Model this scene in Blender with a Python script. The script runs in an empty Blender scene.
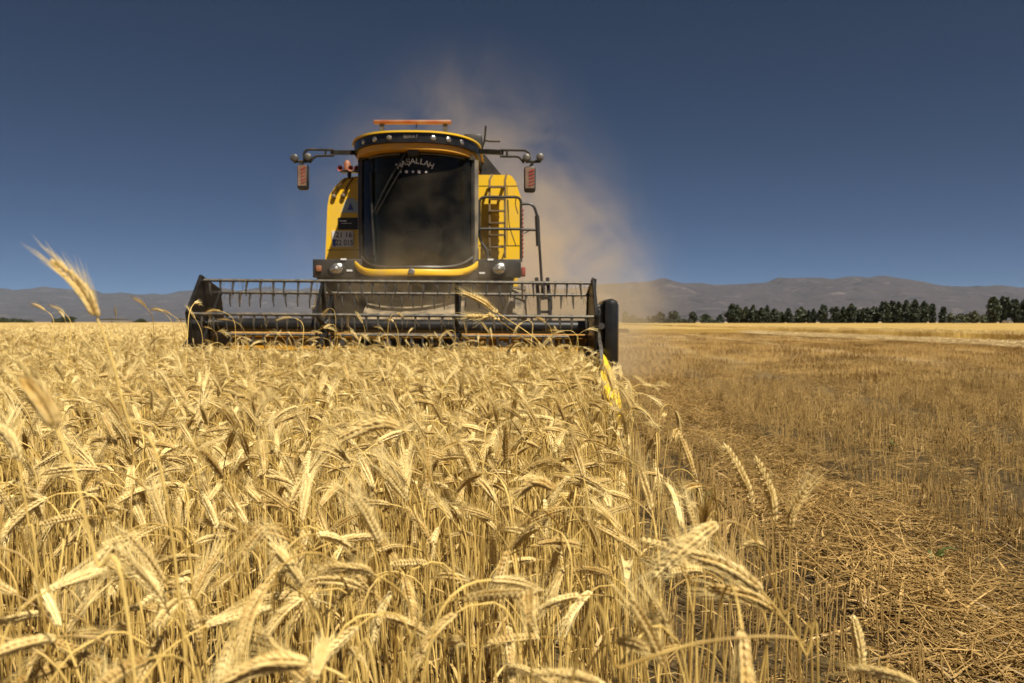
import bpy, bmesh, math, random
import numpy as np
from mathutils import Vector, Matrix, Euler, noise

R = math.radians
PI = math.pi
scene = bpy.context.scene
COL = scene.collection

# ------------------------------------------------------------------ camera
CAM_H = 1.15
F_PX = 796.0
PITCH = math.atan(19.6 / F_PX)
cam_d = bpy.data.cameras.new('camera')
cam_d.sensor_width = 36.0
cam_d.lens = F_PX / 1024 * 36.0
cam_d.clip_start = 0.02
cam_d.clip_end = 60000
cam_d.dof.use_dof = True
cam_d.dof.focus_distance = 2.4
cam_d.dof.aperture_fstop = 6.8
cam = bpy.data.objects.new('camera', cam_d)
COL.objects.link(cam)
cam.location = (0, 0, CAM_H)
cam.rotation_euler = (PI / 2 - PITCH, 0, 0)
scene.camera = cam

# ------------------------------------------------------------------ world, sun, exposure
SUN = Vector((0.36, -0.50, 1.0)).normalized()      # towards the sun
SUN_EL = math.asin(SUN.z)
SUN_AZ = math.atan2(SUN.x, SUN.y)                   # clockwise from +Y
world = bpy.data.worlds.new('World')
scene.world = world
world.use_nodes = True
nt = world.node_tree
bg = nt.nodes['Background']
sky = nt.nodes.new('ShaderNodeTexSky')
sky.sky_type = 'NISHITA'
sky.sun_disc = False
sky.sun_elevation = SUN_EL
sky.sun_rotation = SUN_AZ
sky.altitude = 1500
sky.air_density = 0.24
sky.dust_density = 1.7
sky.ozone_density = 2.0
nt.links.new(sky.outputs[0], bg.inputs[0])
bg.inputs[1].default_value = 0.05

sun_d = bpy.data.lights.new('sun', 'SUN')
sun_d.energy = 5.0
sun_d.angle = R(0.53)
sun_d.color = (1.0, 0.93, 0.80)
sun = bpy.data.objects.new('sun', sun_d)
COL.objects.link(sun)
sun.rotation_euler = SUN.to_track_quat('Z', 'Y').to_euler()
sun.location = (5, -5, 20)

vs = scene.view_settings
vs.view_transform = 'Standard'
vs.look = 'None'
vs.gamma = 1.0
vs.exposure = 0.48
vs.use_curve_mapping = False

cy = scene.cycles
cy.max_bounces = 6
cy.diffuse_bounces = 2
cy.glossy_bounces = 3
cy.transmission_bounces = 4
cy.transparent_max_bounces = 10
cy.volume_bounces = 1
cy.use_denoising = True
cy.use_adaptive_sampling = True
cy.adaptive_threshold = 0.015
cy.caustics_reflective = False
cy.caustics_refractive = False
cy.sample_clamp_indirect = 6.0


# ------------------------------------------------------------------ helpers
def tag(o, label=None, cat=None, group=None, kind=None):
    if label: o['label'] = label
    if cat: o['category'] = cat
    if group: o['group'] = group
    if kind: o['kind'] = kind
    return o


def unproject(px, py, depth):
    """A point seen at pixel (px,py), DEPTH metres in front of the camera along Y."""
    x = (px - 512) / F_PX
    y = -(py - 341.5) / F_PX
    c, s = math.cos(PITCH), math.sin(PITCH)
    d = Vector((x, c + y * s, -s + y * c))
    return Vector((0, 0, CAM_H)) + d * (depth / d.y)


class MB:
    """Collects shapes; build() links them as ONE mesh object."""
    def __init__(self):
        self.v = []; self.f = []; self.m = []

    def add(self, vs_, fs, mat=0):
        n = len(self.v)
        self.v.extend(tuple(p) for p in vs_)
        for f in fs:
            self.f.append(tuple(i + n for i in f)); self.m.append(mat)

    def box(self, lo, hi, mat=0, bev=0.0):
        x0, y0, z0 = lo; x1, y1, z1 = hi
        if bev <= 0:
            self.add([(x0,y0,z0),(x1,y0,z0),(x1,y1,z0),(x0,y1,z0),(x0,y0,z1),(x1,y0,z1),(x1,y1,z1),(x0,y1,z1)],
                     [(0,3,2,1),(4,5,6,7),(0,1,5,4),(1,2,6,5),(2,3,7,6),(3,0,4,7)], mat)
            return
        bm = bmesh.new()
        bmesh.ops.create_cube(bm, size=1)
        for v in bm.verts:
            v.co = Vector((x0 + (v.co.x + .5) * (x1 - x0), y0 + (v.co.y + .5) * (y1 - y0), z0 + (v.co.z + .5) * (z1 - z0)))
        bmesh.ops.bevel(bm, geom=bm.edges[:], offset=bev, segments=2, affect='EDGES', profile=0.5)
        bm.verts.index_update()
        self.add([v.co.copy() for v in bm.verts], [[v.index for v in f.verts] for f in bm.faces], mat)
        bm.free()

    def tube(self, pts, r, seg=8, cap=True, mat=0):
        pts = [Vector(p) for p in pts]
        n = len(pts)
        rs = list(r) if isinstance(r, (list, tuple)) else [r] * n
        t0 = (pts[1] - pts[0]).normalized()
        u = t0.orthogonal().normalized()
        vv = []; ff = []
        for i in range(n):
            if i == 0: t = pts[1] - pts[0]
            elif i == n - 1: t = pts[-1] - pts[-2]
            else: t = (pts[i+1] - pts[i]).normalized() + (pts[i] - pts[i-1]).normalized()
            t = t.normalized()
            u = (u - t * u.dot(t)).normalized()
            w = t.cross(u)
            for k in range(seg):
                a = 2 * PI * k / seg
                vv.append(pts[i] + (u * math.cos(a) + w * math.sin(a)) * rs[i])
        for i in range(n - 1):
            for k in range(seg):
                k2 = (k + 1) % seg
                ff.append((i*seg+k, i*seg+k2, (i+1)*seg+k2, (i+1)*seg+k))
        if cap:
            ff.append(tuple(range(seg - 1, -1, -1)))
            ff.append(tuple((n-1)*seg + k for k in range(seg)))
        self.add(vv, ff, mat)

    def prism(self, poly, axis, a, b, mat=0):
        """poly: 2-D points in the plane across AXIS (x: (y,z), y: (x,z), z: (x,y)), extruded from a to b."""
        def P(p, t):
            return {'x': (t, p[0], p[1]), 'y': (p[0], t, p[1]), 'z': (p[0], p[1], t)}[axis]
        n = len(poly)
        vv = [P(p, a) for p in poly] + [P(p, b) for p in poly]
        ff = [tuple(range(n - 1, -1, -1)), tuple(range(n, 2 * n))]
        for i in range(n):
            j = (i + 1) % n
            ff.append((i, j, n + j, n + i))
        self.add(vv, ff, mat)

    def disc(self, c, d, r, thick, seg=20, mat=0, dome=0.0):
        """A short cylinder from C along D; a dome bulges its far face."""
        c = Vector(c); d = Vector(d).normalized()
        rings = [(0, r), (thick, r)]
        if dome: rings += [(thick + dome * .7, r * .72), (thick + dome, r * .3)]
        u = d.orthogonal().normalized(); w = d.cross(u)
        vv = []; ff = []
        for (h, rr) in rings:
            for k in range(seg):
                a = 2 * PI * k / seg
                vv.append(c + d * h + (u * math.cos(a) + w * math.sin(a)) * rr)
        for i in range(len(rings) - 1):
            for k in range(seg):
                k2 = (k + 1) % seg
                ff.append((i*seg+k, i*seg+k2, (i+1)*seg+k2, (i+1)*seg+k))
        ff.append(tuple(range(seg - 1, -1, -1)))
        ff.append(tuple((len(rings)-1)*seg + k for k in range(seg)))
        self.add(vv, ff, mat)

    def lathe(self, c, axis, prof, seg=32, mat=0, cap=False):
        """Profile of (along, radius) about AXIS through C."""
        c = Vector(c); d = Vector(axis).normalized()
        u = d.orthogonal().normalized(); w = d.cross(u)
        vv = []; ff = []
        for (h, rr) in prof:
            for k in range(seg):
                a = 2 * PI * k / seg
                vv.append(c + d * h + (u * math.cos(a) + w * math.sin(a)) * rr)
        n = len(prof)
        for i in range(n - 1):
            for k in range(seg):
                k2 = (k + 1) % seg
                ff.append((i*seg+k, i*seg+k2, (i+1)*seg+k2, (i+1)*seg+k))
        if cap:
            ff.append(tuple(range(seg - 1, -1, -1)))
            ff.append(tuple((n-1)*seg + k for k in range(seg)))
        self.add(vv, ff, mat)

    def mesh(self, name, mats, smooth=True, angle=35):
        me = bpy.data.meshes.new(name)
        me.from_pydata(self.v, [], self.f)
        for m in (mats if isinstance(mats, (list, tuple)) else [mats]):
            me.materials.append(m)
        me.polygons.foreach_set('material_index', self.m)
        if smooth:
            me.polygons.foreach_set('use_smooth', [True] * len(me.polygons))
            me.set_sharp_from_angle(angle=R(angle))
        me.update()
        return me

    def build(self, name, mats, parent=None, origin=None, smooth=True, angle=35, fix=False):
        """World coordinates in; the object's origin lands at ORIGIN (or at its parent's)."""
        if parent is not None:
            o0 = world_loc(parent)
        else:
            o0 = Vector(origin) if origin is not None else Vector((0, 0, 0))
        self.v = [(p[0] - o0.x, p[1] - o0.y, p[2] - o0.z) for p in self.v]
        me = self.mesh(name, mats, smooth, angle)
        if fix:
            bm = bmesh.new(); bm.from_mesh(me)
            bmesh.ops.recalc_face_normals(bm, faces=bm.faces[:])
            bm.to_mesh(me); bm.free()
        o = bpy.data.objects.new(name, me)
        COL.objects.link(o)
        if parent is not None: o.parent = parent
        else: o.location = o0
        return o


def world_loc(o):
    p = Vector((0, 0, 0))
    while o is not None:
        p += o.location; o = o.parent
    return p


def arc_path(pts, rad=0.05, n=5):
    """A polyline with its inner corners rounded."""
    pts = [Vector(p) for p in pts]
    out = [pts[0]]
    for i in range(1, len(pts) - 1):
        a, b, c = pts[i-1], pts[i], pts[i+1]
        d1 = (a - b); d2 = (c - b)
        r = min(rad, d1.length * .45, d2.length * .45)
        p1 = b + d1.normalized() * r; p2 = b + d2.normalized() * r
        for k in range(n + 1):
            t = k / n
            out.append(p1 * (1-t)**2 + b * 2*t*(1-t) + p2 * t*t)
    out.append(pts[-1])
    return out


# ------------------------------------------------------------------ materials
def new_mat(name):
    m = bpy.data.materials.new(name); m.use_nodes = True
    return m, m.node_tree, m.node_tree.nodes['Principled BSDF']


def N(t, typ, **kw):
    n = t.nodes.new(typ)
    for k, v in kw.items(): setattr(n, k, v)
    return n


def ramp(t, stops):
    r = t.nodes.new('ShaderNodeValToRGB')
    e = r.color_ramp.elements
    while len(e) > 1: e.remove(e[-1])
    e[0].position = stops[0][0]; e[0].color = (*stops[0][1], 1)
    for p, c in stops[1:]:
        q = e.new(p); q.color = (*c, 1)
    return r


def paint(name, col, rough=0.45, dust=0.35, metallic=0.0, dustcol=(0.42, 0.32, 0.19), scale=6.0, spec=0.5, bump=0.0):
    """Painted metal or plastic under patchy field dust that lies thickest on upward faces."""
    m, t, b = new_mat(name)
    tc = N(t, 'ShaderNodeTexCoord')
    no = N(t, 'ShaderNodeTexNoise'); no.inputs['Scale'].default_value = scale; no.inputs['Detail'].default_value = 6
    no2 = N(t, 'ShaderNodeTexNoise'); no2.inputs['Scale'].default_value = scale * 7; no2.inputs['Detail'].default_value = 3
    t.links.new(tc.outputs['Object'], no.inputs['Vector']); t.links.new(tc.outputs['Object'], no2.inputs['Vector'])
    ge = N(t, 'ShaderNodeNewGeometry'); sx = N(t, 'ShaderNodeSeparateXYZ')
    t.links.new(ge.outputs['Normal'], sx.inputs[0])
    mr = N(t, 'ShaderNodeMapRange'); mr.inputs[1].default_value = 0.35; mr.inputs[2].default_value = 0.72
    t.links.new(no.outputs[0], mr.inputs[0])
    up = N(t, 'ShaderNodeMapRange'); up.inputs[1].default_value = 0.2; up.inputs[2].default_value = 1.0; up.inputs[3].default_value = dust; up.inputs[4].default_value = min(1, dust * 2.2)
    t.links.new(sx.outputs[2], up.inputs[0])
    mu = N(t, 'ShaderNodeMath', operation='MULTIPLY')
    t.links.new(mr.outputs[0], mu.inputs[0]); t.links.new(up.outputs[0], mu.inputs[1])
    mu2 = N(t, 'ShaderNodeMath', operation='MULTIPLY_ADD')
    t.links.new(no2.outputs[0], mu2.inputs[0]); mu2.inputs[1].default_value = dust * .25
    t.links.new(mu.outputs[0], mu2.inputs[2])
    mx = N(t, 'ShaderNodeMix', data_type='RGBA')
    mx.inputs[6].default_value = (*col, 1); mx.inputs[7].default_value = (*dustcol, 1)
    t.links.new(mu2.outputs[0], mx.inputs[0])
    t.links.new(mx.outputs[2], b.inputs['Base Color'])
    rr = N(t, 'ShaderNodeMapRange'); rr.inputs[3].default_value = rough; rr.inputs[4].default_value = 0.9
    t.links.new(mu2.outputs[0], rr.inputs[0]); t.links.new(rr.outputs[0], b.inputs['Roughness'])
    b.inputs['Metallic'].default_value = metallic
    b.inputs['Specular IOR Level'].default_value = spec
    if bump:
        bp = N(t, 'ShaderNodeBump'); bp.inputs['Strength'].default_value = bump; bp.inputs['Distance'].default_value = .01
        t.links.new(no2.outputs[0], bp.inputs['Height']); t.links.new(bp.outputs[0], b.inputs['Normal'])
    return m


M = {}
M['yellow'] = paint('yellow_paint', (0.90, 0.54, 0.010), 0.35, 0.22)
M['yellow_clean'] = paint('bright_yellow_plastic', (0.92, 0.60, 0.008), 0.4, 0.04)
M['orange_yellow'] = paint('deep_yellow_shaded', (0.70, 0.33, 0.01), 0.4, 0.3)  # deeper copy of the yellow; the roof band's shade is put into it
M['black'] = paint('black_plastic', (0.016, 0.016, 0.016), 0.4, 0.12, dustcol=(.30, .24, .16))
M['gloss_black'] = paint('gloss_black_plastic', (0.008, 0.008, 0.008), 0.30, 0.05, dustcol=(.25, .2, .14))
M['dark_metal'] = paint('worn_dark_steel', (0.055, 0.055, 0.055), 0.38, 0.3, metallic=0.4, dustcol=(.33, .27, .18), scale=12)
M['grey_metal'] = paint('worn_grey_steel', (0.085, 0.085, 0.083), 0.42, 0.35, metallic=0.5, dustcol=(.36, .30, .20), scale=14)
M['rubber'] = paint('tyre_rubber', (0.02, 0.02, 0.02), 0.8, 0.55, bump=.3)
M['cab_inner'] = paint('grey_cab_trim', (0.030, 0.028, 0.020), 0.7, 0.1)
M['pillar'] = paint('dusty_grey_pillar', (0.10, 0.095, 0.085), 0.5, 0.5)
M['plate_tan'] = paint('dusty_tan_board', (0.16, 0.085, 0.055), 0.6, 0.3)
M['shed_grey'] = paint('weathered_shed_grey', (0.20, 0.19, 0.18), 0.8, 0.2)
M['brown_metal_shadow'] = paint('brown_ladder_and_shadow', (0.10, 0.055, 0.015), 0.55, 0.3)  # ladder steel; also colours the modelled horn shadows
M['red'] = paint('red_reflector', (0.26, 0.02, 0.018), 0.35, 0.3)
M['orange'] = paint('orange_lens', (0.27, 0.055, 0.014), 0.45, 0.35)
M['white'] = paint('white_vinyl', (0.75, 0.75, 0.73), 0.5, 0.12)
M['plate_white'] = paint('white_plate', (0.72, 0.72, 0.70), 0.4, 0.15)
M['blue'] = paint('blue_vinyl', (0.03, 0.07, 0.35), 0.45, 0.1)
M['pale_blue'] = paint('pale_blue_sticker', (0.35, 0.45, 0.52), 0.4, 0.1)
M['ink'] = paint('black_ink', (0.012, 0.012, 0.014), 0.5, 0.03)
M['chrome'] = paint('lamp_reflector', (0.50, 0.50, 0.47), 0.16, 0.3, metallic=0.9, scale=25)
M['bare_steel'] = paint('shaft_steel', (0.45, 0.44, 0.42), 0.3, 0.25, metallic=0.8)


def glass_mat(name, tint, tmix, rough=0.03):
    m, t, b = new_mat(name)
    out = t.nodes['Material Output']
    tr = N(t, 'ShaderNodeBsdfTransparent'); tr.inputs[0].default_value = (*tint, 1)
    gl = N(t, 'ShaderNodeBsdfGlossy'); gl.inputs['Roughness'].default_value = rough; gl.inputs[0].default_value = (1, 1, 1, 1)
    df = N(t, 'ShaderNodeBsdfDiffuse'); df.inputs[0].default_value = (.42, .34, .22, 1)
    fr = N(t, 'ShaderNodeFresnel'); fr.inputs[0].default_value = 1.3
    mx = N(t, 'ShaderNodeMixShader')
    t.links.new(fr.outputs[0], mx.inputs[0]); t.links.new(tr.outputs[0], mx.inputs[1]); t.links.new(gl.outputs[0], mx.inputs[2])
    # thin road dust stuck on the pane, heaviest low down where the reel throws it
    tc = N(t, 'ShaderNodeTexCoord'); no = N(t, 'ShaderNodeTexNoise'); no.inputs['Scale'].default_value = 3; no.inputs['Detail'].default_value = 5
    t.links.new(tc.outputs['Object'], no.inputs['Vector'])
    mr = N(t, 'ShaderNodeMapRange'); mr.inputs[1].default_value = .4; mr.inputs[2].default_value = .75; mr.inputs[3].default_value = .01; mr.inputs[4].default_value = tmix
    t.links.new(no.outputs[0], mr.inputs[0])
    mx2 = N(t, 'ShaderNodeMixShader')
    t.links.new(mr.outputs[0], mx2.inputs[0]); t.links.new(mx.outputs[0], mx2.inputs[1]); t.links.new(df.outputs[0], mx2.inputs[2])
    t.links.new(mx2.outputs[0], out.inputs[0])
    return m


M['glass'] = glass_mat('tinted_cab_glass', (.36, .42, .33), .06)
M['lens'] = glass_mat('clear_lamp_lens', (.9, .9, .9), .25)


def straw(name, lo, hi, vscale=40.0, rough=0.55, rnd=0.5, transl=0.0):
    """Dry straw: colour varies along the stalk and from one stalk to the next."""
    m, t, b = new_mat(name)
    oi = N(t, 'ShaderNodeObjectInfo')
    tc = N(t, 'ShaderNodeNewGeometry')
    no = N(t, 'ShaderNodeTexNoise'); no.inputs['Scale'].default_value = vscale; no.inputs['Detail'].default_value = 3
    t.links.new(tc.outputs['Position'], no.inputs['Vector'])
    ma = N(t, 'ShaderNodeMath', operation='MULTIPLY_ADD')
    t.links.new(oi.outputs['Random'], ma.inputs[0]); ma.inputs[1].default_value = rnd
    mb = N(t, 'ShaderNodeMath', operation='MULTIPLY_ADD'); mb.inputs[1].default_value = 1.3; mb.inputs[2].default_value = -0.15 - rnd * .5
    t.links.new(no.outputs[0], mb.inputs[0]); t.links.new(mb.outputs[0], ma.inputs[2])
    rp = ramp(t, [(0.0, lo), (0.5, tuple((a + c) / 2 for a, c in zip(lo, hi))), (1.0, hi)])
    t.links.new(ma.outputs[0], rp.inputs[0])
    t.links.new(rp.outputs[0], b.inputs['Base Color'])
    b.inputs['Roughness'].default_value = rough
    b.inputs['Specular IOR Level'].default_value = 0.35
    return m


M['ear'] = straw('ripe_ear', (0.46, 0.28, 0.07), (0.98, 0.78, 0.36), 60, rnd=.65)
M['awn'] = straw('awn_straw', (0.66, 0.47, 0.15), (0.95, 0.76, 0.36), 20)
M['stem'] = straw('wheat_straw', (0.24, 0.13, 0.022), (0.92, 0.65, 0.20), 22, rnd=.7)
M['leaf'] = straw('dry_leaf', (0.26, 0.15, 0.035), (0.70, 0.49, 0.18), 20)
M['stubble'] = straw('stubble_straw', (0.11, 0.062, 0.016), (0.64, 0.42, 0.145), 55)
M['litter'] = straw('cut_straw', (0.08, 0.045, 0.012), (0.64, 0.41, 0.14), 30, rnd=.6)
M['pale_straw'] = straw('bleached_straw', (.46, .33, .14), (.84, .66, .36), 12)
M['weed'] = straw('green_weed', (0.06, 0.075, 0.012), (0.14, 0.16, 0.03), 20)


def leaf_mat(name, a, b_):
    m, t, b = new_mat(name)
    ge = N(t, 'ShaderNodeNewGeometry')
    no = N(t, 'ShaderNodeTexNoise'); no.inputs['Scale'].default_value = .55; no.inputs['Detail'].default_value = 4
    t.links.new(ge.outputs['Position'], no.inputs['Vector'])
    rp = ramp(t, [(.3, a), (.7, b_)])
    t.links.new(no.outputs[0], rp.inputs[0]); t.links.new(rp.outputs[0], b.inputs['Base Color'])
    b.inputs['Roughness'].default_value = .6
    return m


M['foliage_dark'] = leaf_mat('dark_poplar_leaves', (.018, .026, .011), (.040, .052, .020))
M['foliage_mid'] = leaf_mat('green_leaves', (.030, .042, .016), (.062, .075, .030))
M['foliage_pale'] = leaf_mat('haze_pale_leaves', (.075, .085, .040), (.12, .125, .06))  # far haze is put into the leaf colour as paleness
M['bark'] = paint('bark', (.10, .075, .05), .9, .1)

# ------------------------------------------------------------------ ground
EDGE0, EDGE_S = 0.17, 0.086                         # right edge of the standing crop: x = EDGE0 + EDGE_S * y
HX0, HX1 = -3.67, 0.97                              # header ends
CUT_Y = 9.25                                        # where the knife is


def crop_edge(y):
    if y > 4.2: return min(.70, EDGE0 + EDGE_S * y) + 0.04 * math.sin(y * 5.3)
    return EDGE0 + EDGE_S * y + .13 * math.exp(-((y - 1.9) / .7) ** 2) + 0.07 * math.sin(y * 2.1 + .6) + 0.04 * math.sin(y * 5.3)


def ground_mat():
    m, t, b = new_mat('stubble_field_soil')
    ge = N(t, 'ShaderNodeNewGeometry')
    mp = N(t, 'ShaderNodeMapping'); mp.inputs['Rotation'].default_value = (0, 0, R(4.2)); mp.inputs['Scale'].default_value = (1.0, .12, 1)
    t.links.new(ge.outputs['Position'], mp.inputs[0])
    n1 = N(t, 'ShaderNodeTexNoise'); n1.inputs['Scale'].default_value = .55; n1.inputs['Detail'].default_value = 5
    t.links.new(mp.outputs[0], n1.inputs['Vector'])
    n2 = N(t, 'ShaderNodeTexNoise'); n2.inputs['Scale'].default_value = 38; n2.inputs['Detail'].default_value = 6
    t.links.new(ge.outputs['Position'], n2.inputs['Vector'])
    n3 = N(t, 'ShaderNodeTexNoise'); n3.inputs['Scale'].default_value = 3.2; n3.inputs['Detail'].default_value = 6
    t.links.new(ge.outputs['Position'], n3.inputs['Vector'])
    soil = ramp(t, [(.3, (.035, .024, .012)), (.55, (.085, .058, .026)), (.75, (.19, .13, .052))])
    t.links.new(n2.outputs[0], soil.inputs[0])
    far = ramp(t, [(.30, (.28, .185, .075)), (.5, (.37, .255, .11)), (.72, (.46, .33, .155))])
    ad = N(t, 'ShaderNodeMath', operation='MULTIPLY_ADD'); ad.inputs[1].default_value = .6
    t.links.new(n1.outputs[0], ad.inputs[0])
    m3 = N(t, 'ShaderNodeMath', operation='MULTIPLY'); m3.inputs[1].default_value = .4
    t.links.new(n3.outputs[0], m3.inputs[0]); t.links.new(m3.outputs[0], ad.inputs[2])
    t.links.new(ad.outputs[0], far.inputs[0])
    # near soil (between modelled stubble) gives way to the field's overall stubble colour with distance from the crop corner
    ln = N(t, 'ShaderNodeVectorMath', operation='LENGTH'); t.links.new(ge.outputs['Position'], ln.inputs[0])
    mr = N(t, 'ShaderNodeMapRange'); mr.inputs[1].default_value = 9; mr.inputs[2].default_value = 34
    t.links.new(ln.outputs['Value'], mr.inputs[0])
    mx = N(t, 'ShaderNodeMix', data_type='RGBA')
    t.links.new(mr.outputs[0], mx.inputs[0]); t.links.new(soil.outputs[0], mx.inputs[6]); t.links.new(far.outputs[0], mx.inputs[7])
    t.links.new(mx.outputs[2], b.inputs['Base Color'])
    b.inputs['Roughness'].default_value = .95; b.inputs['Specular IOR Level'].default_value = .1
    bp = N(t, 'ShaderNodeBump'); bp.inputs['Strength'].default_value = .6; bp.inputs['Distance'].default_value = .02
    t.links.new(n2.outputs[0], bp.inputs['Height']); t.links.new(bp.outputs[0], b.inputs['Normal'])
    return m


def heights(x, y):
    """Gentle clods near the camera; flat far off."""
    f = max(0.0, 1 - math.hypot(x, y) / 30)
    return f * (0.035 * noise.noise((x * 1.1, y * .5, 3.1)) + 0.012 * noise.noise((x * 6, y * 4, 1.7))) - 0.02


gv, gf = [], []
xs = [-25000, -8000, -2000, -500, -120, -40, -14] + [i * .25 - 6 for i in range(0, 73)] + [16, 22, 40, 120, 500, 2000, 8000, 25000]
ys = [-2000, -60, -10, -2] + [i * .25 for i in range(0, 65)] + [20, 30, 60, 150, 400, 1200, 4000, 12000, 26000]
for y in ys:
    for x in xs: gv.append((x, y, heights(x, y)))
nx = len(xs)
for j in range(len(ys) - 1):
    for i in range(nx - 1):
        gf.append((j*nx+i, j*nx+i+1, (j+1)*nx+i+1, (j+1)*nx+i))
g = MB(); g.add(gv, gf)
ground = g.build('ground', ground_mat())
tag(ground, 'brown stubble field stretching flat to the far tree line', 'ground', kind='structure')

# ------------------------------------------------------------------ mountains
def mountain_mat():
    m, t, b = new_mat('dry_mountain')
    ge = N(t, 'ShaderNodeNewGeometry')
    n = N(t, 'ShaderNodeTexNoise'); n.inputs['Scale'].default_value = .0022; n.inputs['Detail'].default_value = 10; n.inputs['Roughness'].default_value = .68; n.inputs['Distortion'].default_value = 1.2
    t.links.new(ge.outputs['Position'], n.inputs['Vector'])
    rp = ramp(t, [(.34, (.038, .034, .038)), (.47, (.082, .066, .068)), (.54, (.058, .050, .054)), (.68, (.15, .118, .11))])
    t.links.new(n.outputs[0], rp.inputs[0]); t.links.new(rp.outputs[0], b.inputs['Base Color'])
    b.inputs['Roughness'].default_value = 1; b.inputs['Specular IOR Level'].default_value = 0
    return m


RIDGE = [(-400, 26), (-150, 30), (0, 32), (35, 32), (89, 33), (105, 28), (131, 27.5), (164, 26), (187, 30), (260, 33), (350, 30), (450, 33), (540, 30),
         (600, 35), (641, 38.5), (662, 40.5), (683, 36), (724, 35), (766, 37), (778, 40.5), (819, 44), (881, 43.5), (906, 39.5), (952, 35), (1024, 33), (1200, 36), (1500, 28)]
mv, mf = [], []
RY = 10500.0
NX, NY = 420, 60
for j in range(NY):
    tt = j / (NY - 1)
    y = 6500 + tt * 5200
    for i in range(NX):
        px = -400 + 1900 * i / (NX - 1)
        far = 1 + .62 * max(0, min(1, (560 - px) / 260))
        x = (px - 512) / F_PX * RY * far
        hpx = np.interp(px, [p[0] for p in RIDGE], [p[1] for p in RIDGE])
        H = hpx / F_PX * RY * far + 2
        prof = min(1, tt / .77)
        prof = prof ** 1.45 if tt < .77 else 1 - (tt - .77) * 1.6
        r1 = 1 - abs(noise.noise((x / 900, y / 1500, 7.3))) * 2
        r2 = 1 - abs(noise.noise((x / 330, y / 600, 2.3))) * 2
        r3 = noise.noise((x / 120, y / 160, 5.3))
        er = (r1 * .26 + r2 * .17 + r3 * .05)
        mv.append((x * (y / RY) ** .3, y * far, H * max(0, prof * (1 + er * (1 - prof * .75)) + (-.04 if j == 0 else 0))))
for j in range(NY - 1):
    for i in range(NX - 1):
        mf.append((j*NX+i, j*NX+i+1, (j+1)*NX+i+1, (j+1)*NX+i))
g = MB(); g.add(mv, mf)
tag(g.build('mountains', mountain_mat(), angle=180), 'bare brown mountain range along the hazy horizon', 'mountains', kind='structure')

# ------------------------------------------------------------------ haze
def volume_box(name, lo, hi, mat):
    b = MB(); b.box(lo, hi)
    return b.build(name, mat, smooth=False)


hm = bpy.data.materials.new('haze_air'); hm.use_nodes = True
ht = hm.node_tree; ht.nodes.remove(ht.nodes['Principled BSDF'])
hv = N(ht, 'ShaderNodeVolumePrincipled')
hv.inputs['Color'].default_value = (.42, .68, 1.0, 1)
hv.inputs['Density'].default_value = 0.0000115
hv.inputs['Anisotropy'].default_value = 0.0
ht.links.new(hv.outputs[0], ht.nodes['Material Output'].inputs['Volume'])
tag(volume_box('haze', (-26000, -1500, -1.2), (24000, 21000, 800), hm), 'pale dusty haze over the far fields and mountains', 'haze', kind='stuff')

# ------------------------------------------------------------------ trees on the horizon
def leafy(mb, c, rx, rz, n, rng, leaf, pointed=0.0, mat=0):
    """Leaf-clump quads through an uneven crown volume."""
    ph = rng.random() * 10
    for _ in range(n):
        while True:
            a = rng.random() * 2 * PI; zz = rng.uniform(-1, 1)
            lim = math.sqrt(max(0, 1 - abs(zz) ** 2.4))
            if zz > 0: lim *= 1 - pointed * zz
            lim *= .76 + .85 * noise.noise((math.cos(a) * 1.9 + ph, math.sin(a) * 1.9, zz * 4.0 + ph))
            q = rng.random() ** .45
            if q * lim > 0.02: break
        p = Vector((c[0] + math.cos(a) * lim * q * rx, c[1] + math.sin(a) * lim * q * rx, c[2] + zz * rz))
        s = leaf * rng.uniform(.6, 1.4)
        u = Vector((rng.gauss(0, 1), rng.gauss(0, 1), rng.gauss(0, 1))).normalized()
        w = u.orthogonal().normalized()
        w2 = u.cross(w)
        mb.add([p - w * s, p + w2 * s * .7, p + w * s, p - w2 * s * .7], [(0, 1, 2, 3)], mat)


def tree(px, top, wpx, d, kind, label, name='poplar_tree', cat='tree', base=323.0, seed=0, group='trees along the far field edge'):
    rng = random.Random(seed * 77 + int(px * 3))
    x = (px - 512) / F_PX * d
    h = (321.0 - top) / F_PX * d + CAM_H
    w = wpx / F_PX * d * .66
    root = bpy.data.objects.new(name, None); COL.objects.link(root); root.location = (x, d, 0)
    tag(root, label, cat, group)
    tb = MB()
    tb.tube([(x, d, -.1), (x + rng.uniform(-.1, .1), d, h * .3), (x + rng.uniform(-.2, .2), d, h * .62), (x, d, h * .9)], [h * .022, h * .018, h * .011, h * .003], 7)
    for k in range(7):
        z0 = h * rng.uniform(.15, .7); a = rng.random() * 2 * PI; l = w * rng.uniform(.5, .85)
        tb.tube([(x, d, z0), (x + math.cos(a) * l * .6, d + math.sin(a) * l * .6, z0 + l * .7), (x + math.cos(a) * l, d + math.sin(a) * l, z0 + l * 1.5)], [h * .007, h * .004, h * .0015], 5)
    tb.build('trunk', M['bark'], root)
    cb = MB()
    if kind == 'point': w *= .9
    n = int(700 + 34 * h * w)
    z0 = .3 if kind != 'shrub' else 0
    leafy(cb, (x, d, h * .52), w, h * .48, n, rng, .34 + .012 * h, .6 if kind == 'point' else .55)
    for k in range(9):
        a = rng.random() * 2 * PI; e = rng.uniform(.3, .75)
        leafy(cb, (x + math.cos(a) * w * e, d + math.sin(a) * w * e, h * rng.uniform(.12, .84)), w * rng.uniform(.3, .6), h * rng.uniform(.10, .22), n // 9, rng, .34 + .01 * h, .5)
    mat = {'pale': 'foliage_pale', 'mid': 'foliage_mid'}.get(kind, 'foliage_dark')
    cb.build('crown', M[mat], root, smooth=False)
    return root


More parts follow.
